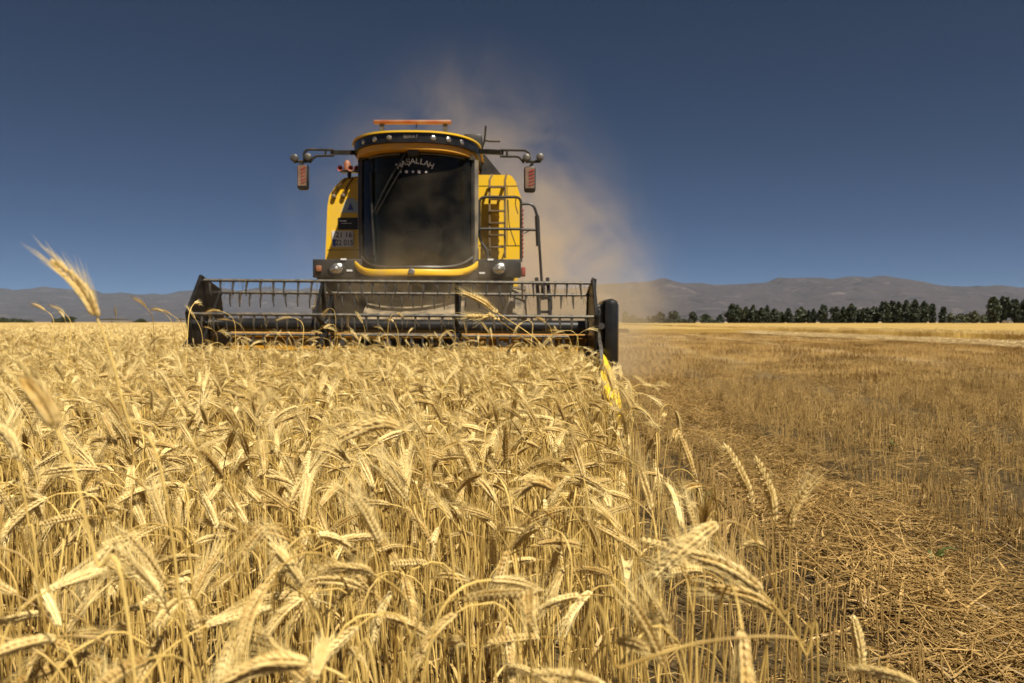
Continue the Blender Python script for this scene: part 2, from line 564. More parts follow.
TREES = [
 (625, 310.5, 6, 470, 'pale', 'hazy slender tree nearest the machine in the far row'),
 (633, 314, 8, 470, 'pale', 'hazy low round tree second from the machine in the far row'),
 (648, 315.6, 3.6, 430, 'dark', 'tiny thin dark tree left of an equally thin twin, ahead of the first round tree'),
 (653, 315.2, 4.2, 430, 'dark', 'tiny dark tree touching the left side of the first round dark tree'),
 (660, 311, 10, 430, 'dark', 'first round dark tree in the sparse left part of the far row'),
 (674.5, 310, 9.5, 430, 'point', 'small dark tree with two peaks right of the first round tree'),
 (693, 311, 7, 430, 'dark', 'small solitary dark tree with gaps on both sides in the far row'),
 (705.5, 313, 11, 440, 'mid', 'low wide green tree left of the small squat pair before the tall clump'),
 (720, 314, 5.5, 430, 'dark', 'short dark tree just left of the tall clump that begins mid row'),
 (732, 303, 13, 400, 'dark', 'broad tall round-topped tree at the left end of the long middle clump'),
 (740.5, 307, 6.5, 410, 'pale', 'pale greyish tree tucked behind the broad round-topped tree'),
 (746, 306, 6.5, 405, 'pale', 'pale narrow tree left of the first spiky dark poplar in the middle clump'),
 (753, 304, 9.5, 400, 'point', 'first spiky dark poplar right of the pale trees in the middle clump'),
 (761, 307, 8, 400, 'dark', 'dark tree between the two spiky poplars of the middle clump'),
 (767, 304.5, 8, 400, 'point', 'second spiky dark poplar in the middle clump'),
 (774, 308, 10, 405, 'dark', 'bushy dark tree right of the second spiky poplar'),
 (781, 311, 7, 410, 'mid', 'low green tree in the dip of the middle clump'),
 (788.5, 307.5, 7, 405, 'point', 'pointed dark tree right of the dip in the middle clump'),
 (801, 306, 11, 410, 'mid', 'wide greenish tree with an uneven top near the right end of the middle clump'),
 (809, 310, 4.4, 405, 'point', 'thin short poplar right of the wide greenish tree'),
 (813.5, 308, 5, 405, 'point', 'thin dark poplar ending the middle clump on its right'),
 (822, 304, 8.5, 400, 'dark', 'separate tall oval poplar between the middle clump and the next one'),
 (836, 306, 9, 400, 'dark', 'tree at the left end of the four-tree clump right of the oval poplar'),
 (843, 306, 8, 400, 'dark', 'second tree of the four-tree clump right of the oval poplar'),
 (851, 303, 9, 400, 'point', 'tallest pointed tree of the four-tree clump'),
 (859, 309, 6.5, 405, 'dark', 'short dark tree closing the four-tree clump on its right'),
 (867, 307, 9, 400, 'dark', 'left tree of the bushy pair just before the densest block'),
 (873.5, 306, 9, 400, 'dark', 'right tree of the bushy pair just before the densest block'),
 (885, 300.5, 11, 395, 'dark', 'broad dark poplar at the left end of the densest tall block'),
 (891, 300, 9, 398, 'point', 'spiky poplar second from the left in the densest tall block'),
 (898, 301, 10, 395, 'dark', 'third poplar from the left in the densest tall block'),
 (906, 299.5, 10, 395, 'dark', 'poplar left of the tallest one in the densest block'),
 (914.6, 299, 11, 394, 'dark', 'tallest poplar in the densest block'),
 (923.6, 300.5, 10, 395, 'point', 'poplar right of the tallest one in the densest block'),
 (931.5, 303, 8, 398, 'point', 'lower tapering poplar at the right end of the densest block'),
 (942.5, 306, 7, 400, 'point', 'slim lone poplar standing clear just right of the densest block'),
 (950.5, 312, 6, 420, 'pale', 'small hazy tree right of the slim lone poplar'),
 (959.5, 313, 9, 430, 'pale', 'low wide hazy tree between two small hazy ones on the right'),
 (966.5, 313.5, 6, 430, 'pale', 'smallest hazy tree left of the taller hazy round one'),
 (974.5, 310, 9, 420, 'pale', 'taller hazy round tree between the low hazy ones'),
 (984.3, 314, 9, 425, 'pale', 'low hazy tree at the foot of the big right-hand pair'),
 (993.5, 296, 11, 390, 'mid', 'left tree of the tall broad pair near the right edge'),
 (1002.5, 295.5, 11, 392, 'mid', 'right tree of the tall broad pair near the right edge'),
 (1015.5, 298.5, 11, 388, 'dark', 'tall dark tree just right of the white hut'),
 (1025, 298, 12, 388, 'dark', 'tall dark tree cut off by the right edge of the picture'),
]
for i, (px, top, w, d, k, lab) in enumerate(TREES):
    tree(px, top, w, d, k, lab, seed=i)
BUSHES = [(3, 317, 16, 'low dark bush at the far left end of the wheat horizon'),
          (14, 317.5, 14, 'low dark bush second from the left on the wheat horizon'),
          (25, 319, 12, 'smallest low bush beside the two dark ones on the left horizon'),
          (66, 315.5, 14, 'rounded grey-green bush right of the gap on the left horizon'),
          (58, 318, 9, 'small bush leaning against the rounded grey-green one'),
          (141, 318, 10, 'small bush by the long grey shed on the left horizon'),
          (641, 317.5, 14, 'low hedge-like bush left of the tiny thin trees'),
          (668, 318.5, 16, 'low bush filling the gap after the first round tree'),
          (684, 318, 12, 'low bush left of the small solitary tree'),
          (712, 319, 16, 'low bush at the foot of the squat pair'),
          (828, 318.5, 9, 'low bush right of the separate oval poplar'),
          (738, 316.5, 15, 'low scrub under the broad round-topped tree'),
          (757, 317, 14, 'low scrub under the first spiky poplar of the middle clump'),
          (777, 316.5, 14, 'low scrub under the bushy tree right of the second spiky poplar'),
          (796, 317, 13, 'low scrub left of the wide greenish tree'),
          (847, 317, 14, 'low scrub in the middle of the four-tree clump'),
          (870, 317, 13, 'low scrub between the bushy pair'),
          (892, 316, 15, 'low scrub under the left half of the densest block'),
          (912, 316, 15, 'low scrub under the tallest poplar of the densest block'),
          (955, 319, 14, 'low hazy bush under the small hazy trees on the right')]
for i, (px, top, w, lab) in enumerate(BUSHES):
    tree(px, top, w, 420 if px > 500 else 520, 'mid' if px < 500 else 'dark', lab, name='bush', cat='bush', seed=100 + i, group='bushes along the horizon')


def hut(px0, px1, top, d, label, rise=.5, mat='plate_white', wide=True):
    x0 = (px0 - 512) / F_PX * d; x1 = (px1 - 512) / F_PX * d; z1 = (321 - top) / F_PX * d + CAM_H
    cx = (x0 + x1) / 2
    root = bpy.data.objects.new('farm_shed', None); COL.objects.link(root); root.location = (cx, d, 0); tag(root, label, 'shed')
    b = MB(); b.box((x0, d, 0), (x1, d + 6, z1)); b.build('wall', M[mat], root, smooth=False)
    r = MB(); r.prism([(x0 - .15, z1 + .004), (x1 + .15, z1 + .004), (cx, z1 + rise)], 'y', d - .2, d + 6.2); r.build('roof', M['grey_metal'], root, smooth=False, fix=True)
    w = MB(); w.box((cx - .4, d - .03, .1), (cx + .4, d - .003, min(2.0, z1 * .8))); w.build('door', M['cab_inner'], root, smooth=False)
    return root


hut(1009.6, 1012.4, 320.3, 380, 'small white hut between the tall broad trees near the right edge')
hut(96, 128, 318.8, 560, 'long grey farm shed on the left horizon behind the wheat', 1.0, 'shed_grey')
hut(176, 186, 318.6, 600, 'short grey farm shed beside the header on the left horizon', 1.2, 'shed_grey')

# ------------------------------------------------------------------ combine harvester
ROOT = bpy.data.objects.new('combine_harvester', None); COL.objects.link(ROOT); ROOT.location = (-1.36, 12.5, 0)
tag(ROOT, 'yellow combine harvester with black reel header cutting into the standing wheat', 'combine harvester')
BX = -1.36


def superfront(cx, half, y_side, bulge, p, n=28):
    """Bowed front edge seen from above, left to right."""
    out = []
    for i in range(n + 1):
        u = -math.cos(PI * i / n)
        out.append((cx + half * u, y_side - bulge * (1 - abs(u) ** p) ** .5))
    return out


# body: threshing housing, engine deck and grain tank behind the cab
b = MB()
b.box((-2.74, 12.24, 1.35), (.09, 17.4, 3.02), bev=.05)
b.prism([(12.3, 3.0), (16.8, 3.0), (16.2, 3.36), (12.5, 3.33)], 'x', -2.55, -.12)
b.prism([(17.3, 1.3), (18.6, .9), (18.7, 2.2), (17.9, 3.0), (17.3, 3.0)], 'x', -2.3, -.4)
b.build('body', M['yellow'], ROOT, fix=True)
# front shoulders either side of the cab
b = MB()
b.prism([(-2.83, 2.06), (-1.9, 2.06), (-1.9, 3.40), (-2.50, 3.33), (-2.56, 3.31), (-2.66, 3.21), (-2.76, 3.06), (-2.79, 2.9)], 'y', 12.08, 12.2)
b.build('side_panel', M['yellow'], ROOT, fix=True)
b = MB()
b.prism([(-.75, 2.06), (.13, 2.06), (.135, 3.02), (.06, 3.26), (.0, 3.35), (-.05, 3.37), (-.75, 3.37)], 'y', 12.08, 12.2)
b.build('side_panel', M['yellow'], ROOT, fix=True)
b = MB()                                            # dark folding tank screen showing right of the cab
b.prism([(-.95, 3.38), (-.10, 3.38), (-.16, 3.44), (-.42, 3.76), (-.95, 3.80)], 'y', 12.5, 12.56)
b.prism([(-.95, 3.38), (-.10, 3.38), (-.16, 3.44), (-.42, 3.72), (-.95, 3.74)], 'y', 12.56, 14.8)
b.build('tank_screen', M['black'], ROOT, fix=True)
b = MB(); b.box((-.74, 12.2, 3.70), (-.46, 12.7, 4.02), bev=.03); b.tube([(-.6, 12.45, 3.45), (-.6, 12.45, 3.72)], .05)
b.build('air_intake', M['black'], ROOT)
b = MB(); b.tube(arc_path([(-.50, 12.3, 3.70), (-.42, 12.25, 3.92), (-.40, 12.22, 4.14)], .05), .016, 6); b.tube(arc_path([(-.42, 12.25, 3.93), (-.34, 12.2, 3.9), (-.18, 12.2, 3.9)], .04), .014, 6)
b.build('aerial_bracket', M['black'], ROOT)
# chassis under the cab
b = MB()
b.box((-2.35, 11.6, .95), (-.37, 17.2, 1.76)); b.box((-2.72, 11.12, 1.70), (.02, 12.24, 1.79)); b.box((-1.95, 12.0, .6), (-.75, 12.6, 1.0))
b.box((-2.78, 12.1, .72), (.06, 12.5, .98))
b.box((-2.68, 11.5, 1.2), (-2.2, 12.0, 1.7)); b.box((-.5, 11.5, 1.25), (-.05, 11.95, 1.7))
b.build('chassis', M['black'], ROOT, smooth=False)
b = MB(); b.prism([(10.36, .35), (10.36, 1.06), (11.7, 1.72), (12.2, 1.72), (12.2, 1.1)], 'x', -2.02, -.66)
fh = b.build('feeder_house', paint('dusty_feeder_steel', (.06, .055, .045), .6, .5), ROOT, fix=True)
for xx in (-2.14, -.54):
    b = MB(); b.tube([(xx, 10.5, .55), (xx, 11.1, .95)], .045, 10); b.tube([(xx, 11.1, .95), (xx, 11.7, 1.32)], .028, 10)
    b.build('lift_cylinder', M['bare_steel'], fh)

# wheels
def wheel(cx, cyy, r, w, lugs):
    side = -1 if cx < BX else 1
    wb = MB()
    prof = [(-w*.5, r*.56), (-w*.52, r*.70), (-w*.5, r*.88), (-w*.42, r*.95), (0, r*.965), (w*.42, r*.95), (w*.5, r*.88), (w*.52, r*.70), (w*.5, r*.56)]
    wb.lathe((cx, cyy, r), (1, 0, 0), prof, 40)
    for k in range(lugs):
        for sgn in (-1, 1):
            a = 2 * PI * (k + (.5 if sgn > 0 else 0)) / lugs
            p = []
            for t, da in ((.04, 0), (.26, .07), (.49, .16)):
                aa = a + da
                p.append((cx + sgn * t * w, cyy + math.cos(aa) * r * .965, r + math.sin(aa) * r * .965))
            wb.tube(p, r * .034, 5)
    tyre = wb.build('wheel', M['rubber'], ROOT)
    rb = MB(); rb.lathe((cx, cyy, r), (side, 0, 0), [(w*.1, .02), (w*.12, r*.3), (w*.3, r*.42), (w*.42, r*.55), (w*.5, r*.575), (w*.5, r*.54), (-w*.3, r*.54)], 32)
    rb.lathe((cx, cyy, r), (side, 0, 0), [(w*.1, .11), (w*.3, .1), (w*.32, .02)], 16)
    rb.build('rim', M['yellow'], tyre, fix=True)


wheel(BX - 1.27, 12.3, .86, .60, 16); wheel(BX + 1.27, 12.3, .86, .60, 16)
wheel(BX - 1.05, 16.4, .52, .40, 14); wheel(BX + 1.05, 16.4, .52, .40, 14)

# cab
CX = -1.325
GH = .80


def glass_y(u): return 11.22 - .48 * (1 - abs(u) ** 2.3)


def glass_zb(u): return 1.885 + .20 * abs(u) ** 5


b = MB()
b.box((CX-.80, 11.2, 1.80), (CX+.80, 12.6, 1.86)); b.box((CX-.79, 12.55, 1.86), (CX+.79, 12.62, 3.42)); b.box((CX-.80, 11.1, 3.40), (CX+.80, 12.6, 3.45))
fp = superfront(CX, .80, 11.2, .42, 2.3)
b.prism(fp, 'z', 1.80, 1.855)
for s in (-1, 1):
    b.box((CX + s*.80 - .03, 12.40, 1.86), (CX + s*.80 + .03, 12.58, 3.40))
    b.box((CX + s*.80 - .022, 11.3, 1.86), (CX + s*.80 + .022, 12.4, 2.25))
cab = b.build('cab', M['cab_inner'], ROOT, smooth=False, fix=True)
for s in (-1, 1):
    b = MB()
    b.tube([(CX + s*.80, 11.26, 1.95), (CX + s*.815, 11.23, 2.6), (CX + s*.81, 11.26, 3.42)], [.028, .028, .032] if s < 0 else [.04, .04, .045], 10)
    b.build('pillar', M['pillar'] if s > 0 else M['black'], cab)  # right pillar's lit look is put into its grey; left stays black
    b = MB(); b.box((CX + s*.803 - .004, 11.28, 2.25), (CX + s*.803 + .004, 12.4, 3.40)); b.build('side_window', M['glass'], cab, smooth=False)
b = MB(); vv = []; ff = []
NU, NV = 40, 12
for off in (0, .008):
    for j in range(NV + 1):
        for i in range(NU + 1):
            u = -1 + 2 * i / NU
            z = glass_zb(u) + (3.42 - glass_zb(u)) * j / NV
            bow = .025 * math.sin(PI * j / NV)
            vv.append((CX + GH * u, glass_y(u) - bow + off, z))
W = NU + 1; S = W * (NV + 1)
for j in range(NV):
    for i in range(NU):
        q = (j*W+i, j*W+i+1, (j+1)*W+i+1, (j+1)*W+i)
        ff.append(q); ff.append(tuple(S + k for k in reversed(q)))
b.add(vv, ff)
screen = b.build('windscreen', M['glass'], cab, angle=80)
b = MB()                                            # black painted margin down both sides and along the bottom
for s in (-1, 1):
    pts = []
    for j in range(NV + 1):
        u = s * .965; z = glass_zb(u) + (3.42 - glass_zb(u)) * j / NV
        pts.append((CX + GH * u, glass_y(u) - .025 * math.sin(PI * j / NV) - .012, z))
    b.tube(pts, .022, 6)
b.tube([(CX + GH*u, glass_y(u) - .016, glass_zb(u)) for u in [(-1 + 2*i/30)*.965 for i in range(31)]], .024, 6)
b.build('window_seal', M['black'], screen)
b = MB()
b.tube([(CX + GH*u, glass_y(u) - .03, 3.40) for u in [-.80 + .58*i/10 for i in range(11)]], .010, 6)
b.tube([(CX + GH*u, glass_y(u) - .03, 3.40) for u in [.12 + .72*i/12 for i in range(13)]], .010, 6)
b.build('grab_rail', M['grey_metal'], cab)


def glass_pt(px, py, out=.02):
    """Point on the windscreen seen at a pixel of the design sketch, OUT metres in front of it."""
    D = 10.9
    for _ in range(12):
        p = unproject(px, py, D)
        u = max(-1, min(1, (p.x - CX) / GH))
        v = (p.z - glass_zb(u)) / (3.42 - glass_zb(u))
        D = glass_y(u) - .025 * math.sin(PI * max(0, min(1, v))) - out
    return unproject(px, py, D)


b = MB()
b.box((CX-.06, 10.60, 3.36), (CX+.08, 10.76, 3.47), bev=.015)
b.tube([glass_pt(407, 151, .05), glass_pt(396, 168, .05), glass_pt(383, 192, .05), glass_pt(374, 212, .04)], .013, 6)
b.tube([glass_pt(413, 151, .05), glass_pt(402, 168, .05), glass_pt(388, 192, .05), glass_pt(376, 214, .04)], .009, 6)
b.tube([glass_pt(371, 172, .03), glass_pt(372, 212, .03), glass_pt(374, 255, .03)], .013, 6)
b.build('wiper', M['black'], screen)


def glyph_mesh(ch, size):
    cu = bpy.data.curves.new('glyph', 'FONT'); cu.body = ch; cu.size = size; cu.align_x = 'CENTER'; cu.align_y = 'CENTER'; cu.extrude = .0015; cu.offset = size * .008
    ob = bpy.data.objects.new('glyph', cu); COL.objects.link(ob)
    dg = bpy.context.evaluated_depsgraph_get()
    me = bpy.data.meshes.new_from_object(ob.evaluated_get(dg))
    vs_ = [v.co.copy() for v in me.vertices]; fs = [tuple(p.vertices) for p in me.polygons]
    bpy.data.objects.remove(ob); bpy.data.curves.remove(cu); bpy.data.meshes.remove(me)
    return vs_, fs


def put_text(mb, txt, size, centre, right, up, spacing=1.0):
    """Upright lettering as one flat plate, CENTRE in world, along RIGHT and UP."""
    vs_, fs = glyph_mesh(txt, size)
    r, u = Vector(right).normalized(), Vector(up).normalized(); n = r.cross(u)
    mb.add([Vector(centre) + r * v.x * spacing + u * v.y + n * v.z for v in vs_], fs)


b = MB()
word = 'MAŞALLAH'
for k, ch in enumerate(word):
    px = 399 + (431 - 399) * k / (len(word) - 1)
    t = (k - 3.5) / 3.5
    p = glass_pt(px, 161.2 + 4.6 * t * t, .012)
    tilt = -t * .42
    put_text(b, ch, .105, p, (math.cos(tilt), -.06 * t, math.sin(tilt)), (-math.sin(tilt), 0, math.cos(tilt)))
for k, px in enumerate((400.5, 406.5, 413, 419, 426)):
    p = glass_pt(px, 171.8, .012)
    b.disc(p, (0, -1, 0), (.016, .022, .018, .022, .016)[k], .002, 6)
b.build('lettering', M['white'], screen, smooth=False)
# inside: seat, steering column
b = MB(); b.box((CX-.27, 11.95, 2.15), (CX+.27, 12.4, 2.30), bev=.05); b.box((CX-.27, 12.33, 2.28), (CX+.27, 12.47, 2.95), bev=.05); b.box((CX-.15, 11.98, 1.86), (CX+.15, 12.3, 2.16))
b.build('seat', M['pillar'], cab)
b = MB(); b.tube([(CX, 11.45, 1.86), (CX, 11.7, 2.45)], .045, 8)
ring = [(CX + .2*math.cos(a), 11.72 + .08*math.sin(a), 2.48 + .17*math.sin(a)) for a in [2*PI*i/24 for i in range(25)]]
b.tube(ring, .016, 6); b.tube([ring[0], ring[12]], .014, 6)
b.build('steering_wheel', M['pillar'], cab)

# roof
RX, RHALF = -1.355, .905


def roof_outline(grow, n=28):
    f = superfront(RX, RHALF + grow, 11.5, 1.0 + grow, 2.6, n)
    return f + [(RX + RHALF + grow, 12.75), (RX - RHALF - grow, 12.75)]


b = MB(); b.prism(roof_outline(-.02), 'z', 3.512, 3.635); roof = b.build('roof', M['gloss_black'], ROOT, fix=True)
b = MB(); b.prism(roof_outline(-.06), 'z', 3.43, 3.509); b.build('roof_underside', M['orange_yellow'], roof, fix=True)
b = MB(); b.prism(roof_outline(.005), 'z', 3.638, 3.662); b.build('roof_cap', M['yellow'], roof, fix=True)


def roof_front(x, grow=-.02):
    u = (x - RX) / (RHALF + grow)
    f = lambda q: 11.5 - (1.0 + grow) * (1 - abs(q) ** 2.6) ** .5
    y = f(u); e = .01
    dx = (f(u + e) - f(u - e)) / (2 * e * (RHALF + grow))
    return y, Vector((dx, -1, 0)).normalized()


for k, px in enumerate((364, 375.6, 389.8, 433.7, 449, 462.3)):
    x = (px - 512) / F_PX * 10.7
    y, n = roof_front(x)
    x = (px - 512) / F_PX * y
    y, n = roof_front(x)
    b = MB(); b.disc(Vector((x, y, 3.572)) - n * .01, n, .038, .014, 18, dome=.012)
    b.build('work_light', M['chrome'] if k != 2 else M['pillar'], roof)
y0, n0 = roof_front(-1.33)
b = MB(); put_text(b, 'BERAT', .066, (-1.33, y0 - .004, 3.582), (1, 0, 0), (0, 0, 1)); b.build('lettering', M['pillar'], roof, smooth=False)
b = MB(); b.box((-1.97, 11.35, 3.965), (-.86, 11.45, 4.015), bev=.02); lb = b.build('beacon_bar', M['orange'], ROOT)
for xx in (-1.85, -.95):
    b = MB(); b.box((xx - .03, 11.38, 3.663), (xx + .03, 11.43, 3.966)); b.build('bracket', M['dark_metal'], lb)
b = MB(); b.tube(arc_path([(-1.36, 11.41, 3.966), (-1.37, 11.38, 3.85), (-1.39, 11.42, 3.663)], .03), .008, 5)
b.build('cable', M['black'], lb)

# front fascia with lamps
b = MB()
b.box((-2.765, 11.06, 1.765), (-2.08, 11.16, 2.02), bev=.012); b.box((-.50, 11.06, 1.765), (.125, 11.16, 2.02), bev=.012)
b.box((-2.1, 11.0, 1.72), (-.48, 11.10, 1.86))
fascia = b.build('front_fascia', M['black'], ROOT)
for px in (337.5, 499.5):
    x = (px - 512) / F_PX * 11.06
    b = MB(); b.disc((0, 0, 0), (0, -1, 0), .098, .02, 28, dome=.03)
    b.v = [(x + p[0], 11.06 + p[1], 1.893 + p[2] * .80) for p in b.v]
    hl = b.build('headlight', M['chrome'], fascia)
    b = MB(); b.lathe((0, 0, 0), (0, -1, 0), [(.0, .112), (.03, .112), (.034, .100), (.03, .088), (.0, .088)], 28); b.v = [(x + p[0], 11.06 + p[1], 1.893 + p[2] * .80) for p in b.v]; b.build('bezel', M['black'], hl)
    b = MB(); b.disc((x, 11.03, 1.90), (0, -1, 0), .03, .012, 14, dome=.01); b.build('bulb', M['white'], hl)
for px, w_ in ((319.5, .075), ):
    x = (px - 512) / F_PX * 11.06
    b = MB(); b.box((x - w_/2, 11.03, 1.85), (x + w_/2, 11.058, 1.93), bev=.008); b.build('indicator', M['orange'], fascia)
for px, py in ((343.5, 259.2), (349.5, 270.5), (482, 273.0), (490.5, 259.5)):
    b = MB(); p = unproject(px, py, 11.05); b.box((p.x - .04, 11.048, p.z - .012), (p.x + .04, 11.058, p.z + .012))
    b.build('label_strip', M['white'], fascia, smooth=False)
b = MB()
prof = []
for i in range(33):
    u = -1 + 2 * i / 32
    prof.append(Vector((CX + .855 * u, 11.10 - .47 * (1 - abs(u) ** 2.3), 1.805 + .145 * abs(u) ** 7)))
n = len(prof); vv = []; ff = []
sec = [(0, .050), (-.035, .042), (-.05, .012), (-.04, -.030), (0, -.042), (.04, -.030), (.04, .038)]
for i, p in enumerate(prof):
    s_ = 1.0 + .25 * (abs(-1 + 2 * i / 32)) ** 6
    for (dy, dz) in sec: vv.append((p.x, p.y + dy, p.z + dz * s_))
m_ = len(sec)
for i in range(n - 1):
    for k in range(m_):
        k2 = (k + 1) % m_
        ff.append((i*m_+k, i*m_+k2, (i+1)*m_+k2, (i+1)*m_+k))
ff.append(tuple(range(m_))); ff.append(tuple((n-1)*m_+k for k in range(m_)))
b.add(vv, ff)
trim = b.build('lower_trim', M['yellow'], ROOT, fix=True, angle=50)
b = MB(); b.disc((-1.335, 10.59, 1.815), (0, -1, 0), .045, .012, 20, dome=.008); b.build('badge', M['chrome'], trim)

# things on the left shoulder panel
PY = 12.075
b = MB(); b.prism([(-2.58, 2.80), (-2.52, 2.98), (-2.47, 3.02), (-2.40, 3.02), (-2.34, 2.97), (-2.29, 2.80)], 'y', PY - .004, PY + .002); st = b.build('sticker', M['pale_blue'], ROOT, smooth=False, fix=True)
b = MB(); b.prism([(-2.49, 2.84), (-2.44, 2.95), (-2.39, 2.84)], 'y', PY - .007, PY - .0045); b.build('sticker_mark', M['blue'], st, smooth=False, fix=True)
b = MB(); b.box((-2.63, PY - .006, 2.545), (-2.31, PY + .002, 2.725)); sg = b.build('sign_plate', M['ink'], ROOT, smooth=False)
b = MB(); b.box((-2.60, PY - .008, 2.665), (-2.50, PY - .0065, 2.685)); b.box((-2.58, PY - .008, 2.635), (-2.42, PY - .0065, 2.643)); b.build('sign_mark', M['white'], sg, smooth=False)
b = MB(); b.box((-2.72, PY - .01, 2.285), (-2.40, PY + .002, 2.525)); pl = b.build('licence_plate', M['plate_white'], ROOT, smooth=False)
b = MB(); b.box((-2.71, PY - .013, 2.295), (-2.665, PY - .0105, 2.40)); b.build('plate_band', M['blue'], pl, smooth=False)
b = MB()
put_text(b, '21', .115, (-2.61, PY - .013, 2.462), (1, 0, 0), (0, 0, 1)); put_text(b, '16', .115, (-2.47, PY - .013, 2.462), (1, 0, 0), (0, 0, 1))
put_text(b, '22 015', .115, (-2.535, PY - .013, 2.345), (1, 0, 0), (0, 0, 1), .84)
b.build('plate_characters', M['ink'], pl, smooth=False)
for (ax, az, bx_, bz) in ((-2.50, 3.32, -2.69, 3.05), (-2.39, 3.33, -2.55, 3.06)):
    b = MB(); b.tube([(ax, PY - .02, az), ((ax+bx_)/2 - .01, PY - .03, (az+bz)/2), (bx_, PY - .02, bz)], .013, 6)
    b.disc((bx_, PY + .002, bz - .01), (0, -1, 0), .036, .035, 12, dome=.012)
    b.build('horn_shadow', M['brown_metal_shadow'], ROOT)  # dark tubes and blobs modelled as the horns' shadows on the panel
b = MB(); b.tube([(-2.44, 12.0, 3.30), (-2.44, 12.0, 3.42)], .03, 8); b.box((-2.57, 11.96, 3.39), (-2.27, 12.06, 3.42)); bk = b.build('beacon_bracket', M['black'], ROOT)
b = MB(); b.lathe((-2.47, 12.0, 3.42), (0, 0, 1), [(0, .055), (.10, .052), (.13, .04), (.15, .02), (.155, .002)], 18, cap=True); b.build('beacon', M['orange'], bk)
for xx in (-2.56, -2.40, -2.31):
    b = MB(); b.lathe((xx, 11.93, 3.435), (0, -1, 0), [(-.12, .012), (-.04, .016), (.0, .026), (.02, .042), (.026, .043), (.02, .036), (-.02, .015)], 16); b.build('horn', M['red'], bk)

# ladder up the right shoulder panel, handrails of the platform
b = MB()
rl = [(489.5, 258, 11.9), (489.5, 180, 11.93), (492, 175, 11.98)]
rr_ = [(505, 258, 11.9), (505, 180, 11.93), (506.5, 174, 11.98)]
b.tube([unproject(*q) for q in rl], .018, 6); b.tube([unproject(*q) for q in rr_], .018, 6)
for py in (187, 199, 211, 223, 235, 247):
    p, q = unproject(489.5, py, 11.92), unproject(505, py, 11.92)
    b.box((p.x, 11.88, p.z - .012), (q.x, 11.96, q.z + .012))
for py in (183, 250):
    for px in (489.5, 505):
        p = unproject(px, py, 11.92); b.tube([p, (p.x, 12.09, p.z)], .012, 6)
b.build('ladder', M['brown_metal_shadow'], ROOT)


def rail(name, paths, r=.02, mat='black', D=11.5, rad=.09):
    mb = MB()
    for pa in paths:
        mb.tube(arc_path([unproject(px, py, D if len(q) == 0 else q[0]) for (px, py, *q) in pa], rad), r, 8)
    return mb.build(name, M[mat], ROOT)


rail('handrail', [[(487.5, 259), (487.5, 251), (479.5, 240), (479.5, 197), (521, 197), (521, 262)], [(479.5, 229), (521, 229)]])
rail('handrail', [[(521, 204), (533, 203.5), (537.5, 216), (541.5, 278), (543, 300)], [(521, 229.5), (538.5, 230)]])
rail('gas_strut', [[(537, 216), (538.4, 246)]], .034)
rail('hanging_cable', [[(508, 200, 11.8), (509, 226, 11.8), (516, 246, 11.85)], [(516.5, 196, 11.6), (515, 204, 11.6), (518, 214, 11.6)], [(529, 231), (524, 233.5), (521.5, 232)]], .007, 'black')
b = MB(); p0 = unproject(520.5, 208, 12.15); p1 = unproject(520.5, 258, 12.15); zz = np.linspace(p1.z, p0.z, 25)
b.lathe((p0.x + .02, 12.15, p1.z), (0, 0, 1), [(z - p1.z, .03 if i % 2 else .018) for i, z in enumerate(zz)], 10)
b.build('corrugated_hose', M['red'], ROOT)
b = MB(); b.box((.13, 11.2, 1.80), (.19, 11.5, 1.92), bev=.01); b.build('reflector_box', M['red'], ROOT)
b = MB()                                            # folded access steps below the platform
for px in (538.5, 549.5):
    b.tube([unproject(px - 2, 278, 11.5), unproject(px, 300, 11.4), unproject(px + 1, 330, 11.3)], .028, 6)
for py in (284, 298, 312):
    p, q = unproject(537.5, py, 11.45), unproject(550, py, 11.45); b.box((p.x, 11.35, p.z - .02), (q.x, 11.55, p.z + .02))
b.build('access_steps', M['black'], ROOT)


